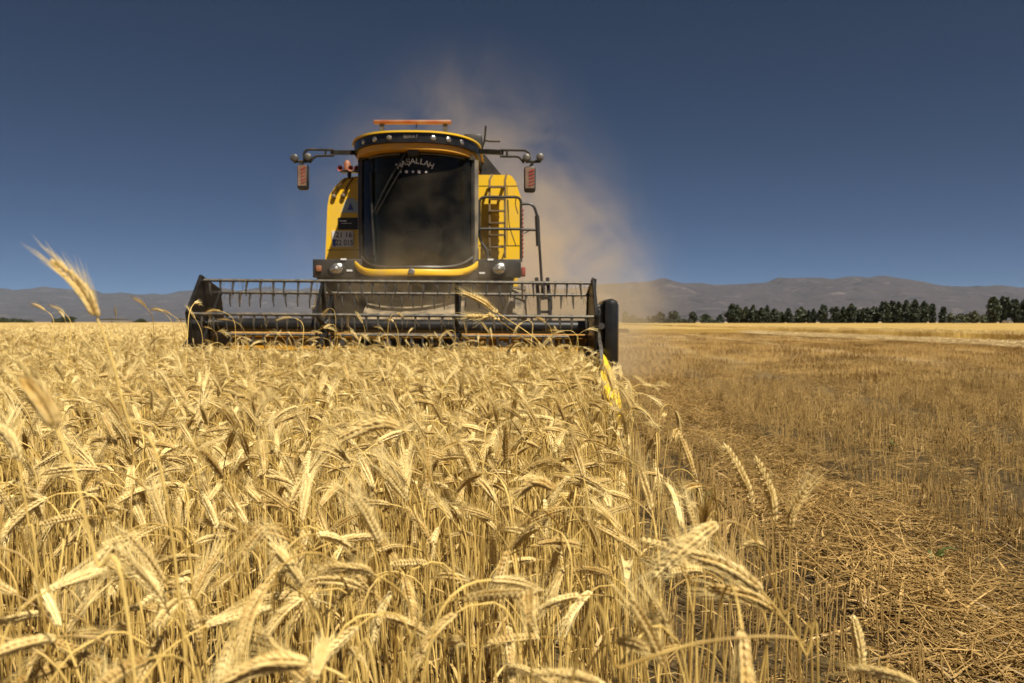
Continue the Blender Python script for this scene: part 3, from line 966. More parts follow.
# mirrors on outrigger arms
def mirror(side):
    sgn = -1 if side < 0 else 1
    U = (lambda px, py, D=10.95: unproject(px, py, D))
    if side < 0:
        body = (296.3, 307.3, 164.5, 190.0)
        beams = [[(357, 152.5, 11.3), (332, 152.5)]]
        rods = [[(334, 150), (307, 149.5), (303.5, 153), (304.5, 160)], [(334, 155.5), (315, 156), (309.5, 163)], [(325.5, 150), (325.5, 155.5)]]
        lights = [(294, 157.8), (307.5, 157)]
    else:
        body = (524.0, 535.8, 166.5, 192.5)
        beams = [[(480, 151.5, 11.3), (502, 152.5)]]
        rods = [[(500, 150), (525, 150.3), (529, 153), (530, 161)], [(500, 156.3), (519, 156.6), (524, 163)], [(507, 150), (507, 156.5)]]
        lights = [(526.5, 157.5), (540, 157)]
    x0, x1 = U(body[0], 0).x, U(body[1], 0).x
    z0, z1 = U(0, body[3]).z, U(0, body[2]).z
    mb = MB(); mb.box((x0, 10.90, z0), (x1, 11.02, z1), bev=.035)
    mir = mb.build('mirror', M['black'], ROOT)
    mb = MB()
    for bm_ in beams:
        a, c = [unproject(q[0], q[1], q[2] if len(q) > 2 else 10.95) for q in bm_]
        mb.tube([a, c], .045, 4)
    for rd in rods: mb.tube(arc_path([U(*q) for q in rd], .04), .017, 6)
    pz = (U(*lights[0]) + U(*lights[1])) / 2
    mb.tube([U(lights[0][0], 161.5), U(lights[1][0], 161.5)], .02, 6)
    mb.tube([(pz.x, 10.95, pz.z - .06), ((x0 + x1) / 2, 10.96, z1 - .01)], .022, 6)
    mb.build('arm', M['black'], mir)
    for (px, py) in lights:
        p = U(px, py, 10.9); mb = MB(); mb.disc(p + Vector((0, .05, 0)), (0, -1, 0), .052, .055, 18, dome=.012); mb.tube([p + Vector((0, .03, -.02)), p + Vector((0, .03, -.07))], .012, 6)
        mb.build('work_light', M['dark_metal'], mir)
    # red and pale warning stripes
    sw = (x1 - x0)
    mb = MB(); mr_ = MB()
    mb.box((x0 + .018, 10.894, z0 + .05), (x1 - .018, 10.899, z1 - .022)); mb.build('warning_board', M['plate_tan'], mir, smooth=False)
    for k in range(5):
        zc = z0 + .075 + k * .046
        mr_.prism([(x0 + sw * .42, zc), (x1 - .022, zc + .032), (x1 - .022, zc + .056), (x0 + sw * .42, zc + .024)], 'y', 10.888, 10.893)
    mr_.build('warning_stripe', M['red'], mir, smooth=False, fix=True)


mirror(-1); mirror(1)

# header and reel
HC = (HX0 + HX1) / 2


def tilt(mb):
    mb.v = [(p[0], p[1], p[2] - (p[0] - HC) * .0075) for p in mb.v]
    return mb


b = MB()
b.prism([(10.36, .30), (10.40, .30), (10.40, .98), (10.30, .98), (10.30, .95), (10.36, .93)], 'x', HX0, HX1)
b.prism([(9.25, .16), (10.4, .26), (10.4, .30), (9.25, .20)], 'x', HX0, HX1)
b.box((HX0, 10.40, .86), (HX1, 10.52, 1.0))
hd = tilt(b).build('header', M['orange_yellow'], ROOT, fix=True)
b = MB(); b.tube([(HX0 + .02, 9.95, .60), (HX1 - .02, 9.95, .60)], .17, 20)
for x in np.arange(HX0 + .1, HX1 - .1, .045):
    a = (x * 11) * (1 if x < HC else -1)
    b.box((x, 9.95 + .29*math.cos(a) - .03, .60 + .29*math.sin(a) - .03), (x + .045, 9.95 + .29*math.cos(a) + .03, .60 + .29*math.sin(a) + .03))
tilt(b).build('auger', M['dark_metal'], hd)
b = MB(); b.box((HX0, 9.16, .15), (HX1, 9.25, .20))
for x in np.arange(HX0 + .04, HX1, .0762): b.prism([(x - .014, 9.16), (x + .014, 9.16), (x, 9.05)], 'z', .16, .19)
tilt(b).build('cutter_bar', M['dark_metal'], hd, smooth=False)
side_poly = [(9.15, .15), (10.45, .15), (10.45, 1.0), (10.2, 1.18), (9.5, 1.16), (9.0, .86), (8.85, .5)]
for x0, x1 in ((HX0 - .06, HX0 - .02), (HX1 + .02, HX1 + .06)):
    b = MB(); b.prism(side_poly, 'x', x0, x1); tilt(b).build('end_sheet', M['black'], hd, fix=True)
for s in (-1, 1):
    b = MB(); vv = []
    for (y, x0, x1, z0, z1) in ((9.45, .98, 1.03, .30, .87), (9.2, .98, 1.09, .24, .80), (8.85, .985, 1.155, .16, .60), (8.5, 1.02, 1.165, .10, .38), (8.2, 1.07, 1.12, .07, .2)):
        if s < 0: x0, x1 = 2 * HC - x1, 2 * HC - x0
        w = x1 - x0; c = .25 * w
        vv += [(x0, y, z0), (x1, y, z0), (x1, y, z1 - .4 * w), (x1 - c, y, z1 - .1 * w), (x0 + c, y, z1), (x0, y, z1 - .1 * w)]
    ff = [tuple(range(6)), tuple(24 + k for k in range(5, -1, -1))]
    for i in range(4):
        for k in range(6):
            k2 = (k + 1) % 6
            ff.append((i*6+k, i*6+k2, (i+1)*6+k2, (i+1)*6+k))
    b.add(vv, ff); tilt(b).build('crop_divider', M['yellow_clean'], hd, fix=True, angle=25)
b = MB()                                            # black drive cover outside the right end
b.box((1.07, 9.3, .64), (1.255, 10.05, 1.44), bev=.075); b.box((.99, 9.62, .55), (1.10, 9.98, 1.36), bev=.02)
cov = tilt(b).build('drive_cover', M['gloss_black'], hd)
b = MB()
for (y, z, r) in ((9.55, 1.2, .13), (9.7, .82, .16), (9.75, 1.32, .07)):
    b.disc((1.035, y, z), (1, 0, 0), r, .05, 24)
b.tube([(1.06, 9.44, 1.25), (1.06, 9.56, .76)], .018, 6); b.tube([(1.06, 9.68, 1.22), (1.06, 9.86, .82)], .018, 6)
b.tube([(1.0, 9.42, 1.10), (1.09, 9.42, 1.02)], .03, 8); b.box((1.03, 9.40, .95), (1.09, 9.5, 1.30))
tilt(b).build('drive_pulley', M['dark_metal'], hd)
for s, xx in ((-1, HX0 - .10), (1, HX1 + .075)):
    b = MB(); b.tube(arc_path([(xx, 10.5, 1.08), (xx, 10.0, 1.26), (xx, 9.55, 1.10), (xx, 9.3, 1.12)], .1), .04, 8); b.tube([(xx, 10.35, .8), (xx, 9.9, 1.2)], .028, 8)
    tilt(b).build('reel_arm', M['black'], hd)

RC = Vector((0, 9.6, 1.1)); RR = .55; RPH = R(107)
b = MB(); b.tube([(HX0 + .03, RC.y, RC.z), (HX1 - .05, RC.y, RC.z)], .082, 24)
reel = tilt(b).build('reel', M['gloss_black'], ROOT)
for k in range(6):
    a = RPH + k * PI / 3
    yb, zb = RC.y + RR * math.cos(a), RC.z + RR * math.sin(a)
    b = MB(); rng = random.Random(40 + k)
    xa, xb_ = (HX0 + .0, HX1 - .0)
    b.tube([(xa, yb, zb), (xb_, yb, zb)], .019, 8)
    x = xa + .09 + (k % 2) * .05
    while x < xb_ - .05:
        l = .185 + rng.uniform(-.015, .01); sl = rng.uniform(-.014, .014)
        b.tube([(x, yb, zb + .02), (x, yb + .006, zb - .03), (x + sl * .5, yb - .01, zb - l * .6), (x + sl, yb + .02, zb - l)], [.017, .016, .011, .006], 5)
        x += .145 + rng.uniform(-.022, .022)
    tilt(b).build('tine_bar', M['grey_metal'], reel)
hexa = [(RC.y + (RR + .05) * math.cos(RPH + k * PI / 3), RC.z + (RR + .05) * math.sin(RPH + k * PI / 3)) for k in range(6)]
for x0, x1 in ((HX0 - .012, HX0 + .012), (HX1 - .012, HX1 + .012)):
    b = MB(); b.prism(hexa, 'x', x0, x1)
    for k in range(6):
        p, q = hexa[k], hexa[(k + 1) % 6]
        b.tube([(x0, *p), (x0, *q)], .02, 6); b.tube([(x1, RC.y, RC.z), (x1, *p)], .018, 6)
    tilt(b).build('end_plate', M['gloss_black'], reel, fix=True)
for px in (323.5, 457.0):
    xx = (px - 512) / F_PX * 9.5
    b = MB()
    b.disc((xx - .02, RC.y, RC.z), (1, 0, 0), .14, .04, 20)
    for k in range(6):
        a = RPH + k * PI / 3
        p = (xx, RC.y + RR * math.cos(a), RC.z + RR * math.sin(a))
        b.tube([(xx, RC.y, RC.z), p], [.034, .024], 6)
        a2 = a + PI / 3
        if px < 400: b.tube([(xx, RC.y + RR * .95 * math.cos(a), RC.z + RR * .95 * math.sin(a)), (xx, RC.y + RR * .95 * math.cos(a2), RC.z + RR * .95 * math.sin(a2))], .02, 6)
    tilt(b).build('spider', M['gloss_black'], reel)

for (xa, xb, za, zb) in ((-2.79, -2.15, 2.235, 2.243), (-.50, .128, 2.30, 2.308), (-.50, .10, 3.20, 3.207), (-.075, -.068, 2.31, 3.20)):
    b = MB(); b.box((xa, PY + .001, za), (xb, PY + .006, zb)); b.build('panel_seam', M['ink'], ROOT, smooth=False)

# cut straw hooked over the reel bars and tines
rg = random.Random(77)
b = MB()
for _ in range(120):
    k = rg.choice([0, 1, 2, 2, 5]); a = RPH + k * PI / 3
    x = rg.uniform(HX0 + .1, HX1 - .1); yb, zb = RC.y + RR * math.cos(a), RC.z + RR * math.sin(a)
    s1, s2 = rg.uniform(.04, .16), rg.uniform(.04, .2); dx = rg.gauss(0, .05)
    b.tube([(x - dx, yb - .03, zb - s1), (x - dx * .2, yb - .012, zb + .018), (x + dx * .2, yb + .012, zb + .02), (x + dx, yb + .04, zb - s2)], .0022, 4, cap=False)
tilt(b); tag(b.build('caught_straw', M['litter'], None), 'bits of cut straw hooked over the reel bars', 'straw', kind='stuff')

# ------------------------------------------------------------------ dust
def dust_mat(name, density, col, nscale, lo, hi, centre, radii, lift=0.0):
    """Cloud of chaff dust: noise inside a soft ellipsoid, in the object's own metres."""
    m = bpy.data.materials.new(name); m.use_nodes = True
    t = m.node_tree; t.nodes.remove(t.nodes['Principled BSDF'])
    v = N(t, 'ShaderNodeVolumePrincipled')
    v.inputs['Color'].default_value = (*col, 1); v.inputs['Anisotropy'].default_value = 0.1
    tc = N(t, 'ShaderNodeTexCoord')
    no = N(t, 'ShaderNodeTexNoise'); no.inputs['Scale'].default_value = nscale; no.inputs['Detail'].default_value = 7; no.inputs['Roughness'].default_value = .62; no.inputs['Distortion'].default_value = 1.0
    t.links.new(tc.outputs['Object'], no.inputs['Vector'])
    mp = N(t, 'ShaderNodeMapping', vector_type='POINT')
    mp.inputs['Location'].default_value = tuple(-c / r for c, r in zip(centre, radii)); mp.inputs['Scale'].default_value = tuple(1 / r for r in radii)
    t.links.new(tc.outputs['Object'], mp.inputs[0])
    ln = N(t, 'ShaderNodeVectorMath', operation='LENGTH'); t.links.new(mp.outputs[0], ln.inputs[0])
    fo = N(t, 'ShaderNodeMapRange', interpolation_type='SMOOTHERSTEP'); fo.inputs[1].default_value = 1.0; fo.inputs[2].default_value = 0.15; fo.inputs[3].default_value = 0; fo.inputs[4].default_value = 1
    t.links.new(ln.outputs['Value'], fo.inputs[0])
    nr = N(t, 'ShaderNodeMapRange'); nr.inputs[1].default_value = lo; nr.inputs[2].default_value = hi; nr.inputs[3].default_value = 0; nr.inputs[4].default_value = density
    t.links.new(no.outputs[0], nr.inputs[0])
    mu = N(t, 'ShaderNodeMath', operation='MULTIPLY'); t.links.new(fo.outputs[0], mu.inputs[0]); t.links.new(nr.outputs[0], mu.inputs[1])
    t.links.new(mu.outputs[0], v.inputs['Density'])
    t.links.new(v.outputs[0], t.nodes['Material Output'].inputs['Volume'])
    return m


DUST = (.90, .74, .50)
tag(volume_box('dust_cloud', (-3.5, 12.9, .02), (5.2, 22, 6.6), dust_mat('rising_dust', .95, DUST, .75, .43, .76, (.6, 16.3, .5), (3.5, 4.4, 4.9))),
    'tan dust plume rising behind and right of the combine', 'dust', kind='stuff')
tag(volume_box('dust_cloud', (-8.0, 22.1, .02), (7.5, 32, 12), dust_mat('drifting_dust', .36, DUST, .40, .42, .75, (-1.6, 27, 2.5), (7.4, 5.5, 9.2))),
    'thin drifting dust veil in the sky behind the combine', 'dust', kind='stuff')
tag(volume_box('dust_cloud', (-3.2, 9.95, .3), (.9, 11.95, 2.9), dust_mat('header_dust', 1.2, DUST, 1.5, .38, .75, (-1.15, 10.9, 1.35), (2.0, 1.0, 1.45))),
    'tan dust hanging between the reel and the cab', 'dust', kind='stuff')

# ------------------------------------------------------------------ wheat
def stalk_axis(rng, H, nod, lean, le, ear_curl, ns=14, ne=10):
    """Points of stem and ear in the XZ plane; the apex stands H high."""
    def sm(x): x = max(0, min(1, x)); return x * x * (3 - 2 * x)
    wob = rng.uniform(-.05, .05)
    k0 = rng.uniform(.80, .92)
    def phi(s): return lean + wob * math.sin(s * 5) + nod * sm((s - k0) / (1 - k0)) ** 1.2
    def run(L):
        p = [Vector((0, 0, 0))]; n = 60
        for i in range(n):
            a = phi((i + .5) / n); q = p[-1]
            p.append(q + Vector((math.sin(a), 0, math.cos(a))) * (L / n))
        return p
    p = run(1.0); top = max(v.z for v in p)
    L = H / top
    p = run(L)
    # closer spacing where the neck bends
    ss = [0, .2, .4, .55, k0, k0 + (1-k0)*.2, k0 + (1-k0)*.35, k0 + (1-k0)*.5, k0 + (1-k0)*.65, k0 + (1-k0)*.8, k0 + (1-k0)*.9, 1.0]
    stem = []
    yb = rng.uniform(-.02, .02)
    for s in ss:
        q = p[min(60, int(round(s * 60)))]
        stem.append(Vector((q.x, yb * math.sin(s * 4), q.z)))
    a = phi(1.0)
    ear = [stem[-1].copy()]
    for i in range(ne):
        a += ear_curl / ne
        ear.append(ear[-1] + Vector((math.sin(a), 0, math.cos(a))) * (le / ne))
    return stem, ear


def sample_line(pts, t):
    x = t * (len(pts) - 1); i = min(len(pts) - 2, int(x)); f = x - i
    return pts[i] * (1 - f) + pts[i+1] * f, (pts[i+1] - pts[i]).normalized()


def kernel(mb, p, d, l, r, seg, mat=0, full=True):
    u = d.orthogonal().normalized(); w = d.cross(u)
    rings = [(.0, .35), (.30, 1.0), (.66, .85)] if full else [(.0, .5), (.4, 1.0)]
    vv = []; ff = []
    for (h, rr) in rings:
        for k in range(seg):
            a = 2 * PI * k / seg
            vv.append(p + d * (l * h) + (u * math.cos(a) + w * math.sin(a)) * (r * rr))
    vv.append(p + d * l)
    n = len(rings)
    for i in range(n - 1):
        for k in range(seg):
            k2 = (k + 1) % seg
            ff.append((i*seg+k, i*seg+k2, (i+1)*seg+k2, (i+1)*seg+k))
    for k in range(seg): ff.append(((n-1)*seg+k, (n-1)*seg+(k+1) % seg, n*seg))
    mb.add(vv, ff, mat)


def awn(mb, p, d, l, r, rng, mat, flat=False):
    d2 = (d + Vector((rng.gauss(0, .10), rng.gauss(0, .10), rng.gauss(0, .10) - .05))).normalized()
    m_ = p + d * l * .5; e = m_ + d2 * l * .5
    u = d.orthogonal().normalized()
    if flat:
        mb.add([p - u * r, p + u * r, e], [(0, 1, 2)], mat); return
    w = d.cross(u)
    c = [(u, w), (u * -.5 + w * .87, None), (u * -.5 - w * .87, None)]
    vv = [p + q[0] * r for q in c] + [m_ + q[0] * r * .7 for q in c] + [e]
    mb.add(vv, [(0, 1, 4, 3), (1, 2, 5, 4), (2, 0, 3, 5), (3, 4, 6), (4, 5, 6), (5, 3, 6)], mat)


def make_ear(mb, pts, rng, lod, m_ear=0, m_awn=1, size=1.0, roll=None, awn_len=.055):
    roll = rng.random() * PI if roll is None else roll
    n = {0: 24, 1: 16}.get(lod, 6)
    if lod == 2:
        L = len(pts)
        rs = [.003 * size] + [(.0074 if i % 2 else .0050) * size * (1 - .35 * (i / L) ** 3) for i in range(1, L - 1)] + [.0015 * size]
        mb.tube(pts, rs, 4, cap=False, mat=m_ear)
        for i in range(5):
            p, T = sample_line(pts, .3 + .7 * rng.random())
            d = (T + Vector((rng.gauss(0, .22), rng.gauss(0, .22), rng.gauss(0, .22)))).normalized()
            awn(mb, p, d, awn_len * rng.uniform(.8, 1.3), .0011, rng, m_awn, True)
        return
    for i in range(n):
        t = (i + .2) / n
        P, T = sample_line(pts, min(.999, t))
        U0 = T.orthogonal().normalized()
        U0 = Vector((0, 1, 0)) - T * T.y; U0 = U0.normalized() if U0.length > .05 else T.orthogonal().normalized()
        V0 = T.cross(U0)
        U = U0 * math.cos(roll) + V0 * math.sin(roll); V = T.cross(U)
        s = 1 if i % 2 else -1
        e = size * (.62 + .38 * math.sin(PI * min(1, .12 + t * .95))) * rng.uniform(.92, 1.08)
        ks = [(0, .0024, .38), (1, .0016, .27), (-1, .0016, .27)] if lod == 0 else [(.8, .0020, .34), (-.8, .0020, .34)]
        for (v, off, sp) in ks:
            d = (T + U * (s * sp) + V * (v * .36) + Vector((rng.gauss(0, .04), rng.gauss(0, .04), rng.gauss(0, .04)))).normalized()
            b0 = P + U * (s * off * e) + V * (v * .0026 * e)
            l = .0135 * e; r = .0027 * e * (1.15 if lod else 1)
            kernel(mb, b0, d, l, r, 5 if lod == 0 else 4, m_ear, lod == 0)
            if v != 0 and rng.random() < .75 and awn_len > 0:
                da = (d + T * .9).normalized()
                awn(mb, b0 + d * l * .9, da, awn_len * rng.uniform(.7, 1.25) * (1.1 - .3 * t), 0.00034 if lod == 0 else .0007, rng, m_awn, lod == 1)
    P, T = sample_line(pts, .999)
    kernel(mb, P - T * .003, T, .013 * size, .0024 * size, 5 if lod == 0 else 4, m_ear, lod == 0)


def make_leaf(mb, root, az, rng, L, w, mat=0, seg=7, droop=None):
    """A dry curled blade hanging from the stem."""
    ph = rng.uniform(.3, .8); dr = droop if droop is not None else rng.uniform(1.4, 2.6)
    tw = rng.uniform(-1.6, 1.6)
    p = Vector(root); a = ph; vv = []; ff = []
    for i in range(seg + 1):
        t = i / seg
        d = Vector((math.cos(az) * math.sin(a), math.sin(az) * math.sin(a), math.cos(a)))
        side = Vector((-math.sin(az), math.cos(az), 0)); up = d.cross(side)
        s2 = side * math.cos(tw * t) + up * math.sin(tw * t)
        ww = w * (1 - t ** 2.2) * .5 + .0004
        vv += [p - s2 * ww, p + s2 * ww]
        p = p + d * (L / seg); a += dr / seg * (.4 + 1.2 * t); az += rng.uniform(-.15, .15)
    for i in range(seg): ff.append((2*i, 2*i+1, 2*i+3, 2*i+2))
    mb.add(vv, ff, mat)


def rand_nod(rng):
    q = rng.random()
    if q < .22: return R(rng.uniform(15, 50))
    if q < .75: return R(rng.uniform(55, 105))
    return R(rng.uniform(105, 150))


def stalk_meshes(seed, lod, H=.85):
    rng = random.Random(seed)
    nod = rand_nod(rng)
    le = rng.uniform(.052, .076)
    stem, ear = stalk_axis(rng, H, nod, R(rng.uniform(-3, 8)), le, R(rng.uniform(8, 40)) * (1 if nod > .6 else .4))
    sm = MB(); em = MB(); lm = MB()
    rs = [.0016 - .0007 * i / (len(stem) - 1) for i in range(len(stem))]
    if lod == 1: rs = [r * 1.15 for r in rs]
    sm.tube(stem, rs, 6 if lod == 0 else 3, cap=False)
    if lod == 0:
        for i in (1, 3): sm.disc(stem[i], (stem[i+1] - stem[i]), .0030, .006, 6)
    make_ear(em, ear, rng, lod, 0, 1, rng.uniform(.56, .74), awn_len=rng.choice([.035, .045, .055, .025]))
    nl = rng.choice([0, 1, 1, 1]) if lod == 0 else rng.choice([0, 1, 1])
    for k in range(nl):
        i = rng.choice([1, 2, 3])
        make_leaf(lm, stem[i], rng.random() * 2 * PI, rng, rng.uniform(.10, .20), rng.uniform(.004, .008), seg=7 if lod == 0 else 4)
    return sm, em, lm


def join_mesh(name, parts, mats):
    """[(MB, offset of its material slots)] as one mesh."""
    j = MB()
    for mb, off in parts:
        n = len(j.v); j.v += [tuple(p) for p in mb.v]; j.f += [tuple(i + n for i in f) for f in mb.f]; j.m += [k + off for k in mb.m]
    return j.mesh(name, mats, smooth=True, angle=50)


def scatter(name, meshes, pts):
    """One object: copies of MESHES at PTS = [(position, euler, scale, which)] through geometry nodes."""
    me = bpy.data.meshes.new(name)
    me.from_pydata([tuple(p[0]) for p in pts], [], [])
    a = me.attributes.new('rot', 'FLOAT_VECTOR', 'POINT'); a.data.foreach_set('vector', [c for p in pts for c in p[1]])
    a = me.attributes.new('scl', 'FLOAT', 'POINT'); a.data.foreach_set('value', [p[2] for p in pts])
    a = me.attributes.new('idx', 'INT', 'POINT'); a.data.foreach_set('value', [p[3] for p in pts])
    o = bpy.data.objects.new(name, me); COL.objects.link(o)
    t = bpy.data.node_groups.new(name + '_nodes', 'GeometryNodeTree')
    t.interface.new_socket('Geometry', in_out='INPUT', socket_type='NodeSocketGeometry')
    t.interface.new_socket('Geometry', in_out='OUTPUT', socket_type='NodeSocketGeometry')
    gi = t.nodes.new('NodeGroupInput'); go = t.nodes.new('NodeGroupOutput')
    jn = t.nodes.new('GeometryNodeJoinGeometry')
    for m in reversed(meshes):
        src = bpy.data.objects.new(m.name, m)
        oi = t.nodes.new('GeometryNodeObjectInfo'); oi.inputs['Object'].default_value = src; oi.inputs['As Instance'].default_value = False
        gt = t.nodes.new('GeometryNodeGeometryToInstance')
        t.links.new(oi.outputs['Geometry'], gt.inputs[0]); t.links.new(gt.outputs[0], jn.inputs[0])
    ip = t.nodes.new('GeometryNodeInstanceOnPoints')
    ip.inputs['Pick Instance'].default_value = True
    def attr(nm, typ):
        q = t.nodes.new('GeometryNodeInputNamedAttribute'); q.data_type = typ; q.inputs[0].default_value = nm; return q.outputs[0]
    t.links.new(gi.outputs[0], ip.inputs['Points']); t.links.new(jn.outputs[0], ip.inputs['Instance'])
    t.links.new(attr('idx', 'INT'), ip.inputs['Instance Index'])
    er = t.nodes.new('FunctionNodeEulerToRotation'); t.links.new(attr('rot', 'FLOAT_VECTOR'), er.inputs[0]); t.links.new(er.outputs[0], ip.inputs['Rotation'])
    t.links.new(attr('scl', 'FLOAT'), ip.inputs['Scale'])
    t.links.new(ip.outputs[0], go.inputs[0])
    md = o.modifiers.new('copies', 'NODES'); md.node_group = t
    return o


WM = [M['stem'], M['leaf'], M['ear'], M['awn']]
NV0, NV1 = 30, 18
HI = [stalk_meshes(1000 + i, 0) for i in range(NV0)]
hi_meshes = [join_mesh('standing_stalk', [(s, 0), (l, 1), (e, 2)], WM) for s, e, l in HI]
hi_stem = [s.mesh('stem', M['stem']) for s, e, l in HI]
hi_ear = [e.mesh('ear', [M['ear'], M['awn']], angle=50) for s, e, l in HI]
hi_leaf = [l.mesh('leaf', M['leaf'], angle=180) if l.v else None for s, e, l in HI]
MID = [stalk_meshes(2000 + i, 1) for i in range(NV1)]
mid_meshes = [join_mesh('standing_stalk', [(s, 0), (l, 1), (e, 2)], WM) for s, e, l in MID]


def patch_mesh(seed, n, size, H=.85):
    """A small bunch of plainer stalks for the far crop."""
    rng = random.Random(seed); j = MB()
    for _ in range(n):
        x, y = rng.uniform(-size/2, size/2), rng.uniform(-size/2, size/2)
        h = H * rng.gauss(1, .055); az = rng.gauss(PI, 1.5); sc = 1.0
        stem, ear = stalk_axis(rng, h, rand_nod(rng), R(rng.uniform(-4, 8)), .078, R(20), ne=6)
        stem = [stem[k] for k in (0, 4, 6, 8, 11)]
        rot = Matrix.Rotation(az, 3, 'Z'); off = Vector((x, y, 0))
        stem = [rot @ p + off for p in stem]; ear = [rot @ p + off for p in ear]
        j.tube(stem, [.0026, .0022, .002, .0018, .0016], 3, cap=False, mat=0)
        make_ear(j, ear, rng, 2, 2, 3)
        if rng.random() < .25: make_leaf(j, stem[1], rng.random() * 6.28, rng, .16, .008, 1, seg=3)
    return j.mesh('standing_bunch', WM, angle=60)


rng = random.Random(7)
near_pts, mid_pts = [], []


def wind_az(rng): return rng.gauss(PI + .25, 1.35)


def stalk_pt(x, y, nvar, hs=1.0):
    h = max(.80, min(1.10, rng.gauss(1.0, .055))) * hs
    if y > 3.5 and rng.random() < .03: h *= rng.uniform(1.08, 1.24)
    return ((x, y, -.01), (rng.gauss(0, .075), rng.gauss(0, .075), wind_az(rng)), h, rng.randrange(nvar))


def fill(y0, y1, dens, out, nvar, margin=.25):
    area_w = 0
    y = y0
    step = .1
    while y < y1:
        xl = -(.66 * y + margin); xr = crop_edge(y)
        if y > 8.9: xr = HX0 - .15
        if xr > xl:
            n = dens * (xr - xl) * step
            k = int(n) + (rng.random() < n - int(n))
            for _ in range(k):
                xx = rng.uniform(xl, xr); yy = y + rng.random() * step
                # the crop thins over the last hand's breadth of its cut edge
                if xr - xx < .15 and y < 8.9 and rng.random() > .6 + 2.7 * (xr - xx): continue
                q = stalk_pt(xx, yy, nvar, 1 - .035 * max(0, min(1, (yy - 4) / 3)))
                if (y < 2.0 or y > 5.0) and y < 8.9 and xx + .17 * math.cos(q[1][2]) > xr - .06: q = (q[0], (q[1][0], q[1][1], PI + rng.gauss(0, .6)), q[2], q[3])
                out.append(q)
        y += step


fill(.50, 3.4, 330, near_pts, NV0)
fill(3.4, 12.0, 310, mid_pts, NV1, .4)


# taller stragglers that stand up against the horizon and the reel
for (px, py, d) in ((38, 309, 4.6), (52, 312, 5.2), (63, 318, 6.0), (120, 316, 6.2), (152, 306, 4.4), (166, 313, 5.0), (181, 302, 3.9), (190, 312, 5.0), (206, 318, 5.2),
                    (236, 311, 4.8), (252, 321, 6.0), (284, 316, 5.2), (318, 322, 4.6), (334, 309, 4.8), (352, 321, 5.6), (384, 312, 5.0), (402, 322, 5.5), (428, 326, 5.2), (512, 318, 5.0), (536, 322, 5.6), (560, 329, 5.4), (588, 330, 6.0)):
    q = unproject(px, py, d)
    mid_pts.append(((q.x, d, -.01), (rng.gauss(0, .04), -.10 + rng.gauss(0, .05), PI + rng.gauss(0, .9)), q.z / .85, rng.randrange(NV1)))


def apex_px(p):
    y = p[0][1]; z = .85 * p[2]
    return 512 + p[0][0] / y * F_PX, 320.5 - (z - CAM_H) / y * F_PX


# the nearest stalks in the picture are individuals
order = sorted(range(len(near_pts)), key=lambda i: near_pts[i][0][1])
ind = []
for i in order:
    px, py = apex_px(near_pts[i])
    if near_pts[i][0][1] < .72 and py < 660: continue
    if -30 < px < 1040 and py < 690: ind.append(i)
    if len(ind) >= 270: break
ind_set = set(ind)
last_y = near_pts[ind[-1]][0][1]
STALK_LABEL = 'ripe bearded wheat stalk among the closest ones of the dense standing crop'
for i in ind:
    pos, rot, sc, k = near_pts[i]
    o = bpy.data.objects.new('wheat_stalk', hi_stem[k]); COL.objects.link(o)
    o.location = pos; o.rotation_euler = rot; o.scale = (sc, sc, sc)
    tag(o, STALK_LABEL, 'wheat stalk', 'closest stalks of the standing wheat')
    e = bpy.data.objects.new('ear', hi_ear[k]); COL.objects.link(e); e.parent = o
    if hi_leaf[k]:
        l = bpy.data.objects.new('leaf', hi_leaf[k]); COL.objects.link(l); l.parent = o
rest = [near_pts[i] for i in range(len(near_pts)) if i not in ind_set and near_pts[i][0][1] > .72]
crop_pts = [(p, r, s, k) for (p, r, s, k) in rest] + [(p, r, s, k + NV0) for (p, r, s, k) in mid_pts]
patches = [patch_mesh(300 + i, 34, .36) for i in range(4)] + [patch_mesh(400 + i, 120, 1.1) for i in range(3)]
y = 12.0
while y < 34:
    xl, xr = -(.68 * y + .5), HX0 - .3
    x = xl
    while x < xr:
        crop_pts.append(((x + rng.uniform(-.06, .06), y + rng.uniform(-.06, .06), 0), (rng.gauss(0, .02), rng.gauss(0, .02), rng.choice([0, .2, -.2, PI])), rng.gauss(1, .03), NV0 + NV1 + rng.randrange(4)))
        x += .30
    y += .30
while y < 130:
    x = -(.70 * y + 1)
    while x < HX0 - .6:
        crop_pts.append(((x + rng.uniform(-.2, .2), y + rng.uniform(-.2, .2), 0), (0, 0, rng.choice([0, .3, -.3, PI])), rng.gauss(1, .04), NV0 + NV1 + 4 + rng.randrange(3)))
        x += 1.0 if y < 70 else 1.3
    y += 1.0 if y < 70 else 1.6
crop = scatter('standing_wheat', hi_meshes + mid_meshes + patches, crop_pts)
tag(crop, 'dense golden standing wheat crop in front of and left of the combine', 'wheat', kind='stuff')
print('near', len(near_pts), 'mid', len(mid_pts), 'all', len(crop_pts), 'ind to', last_y)


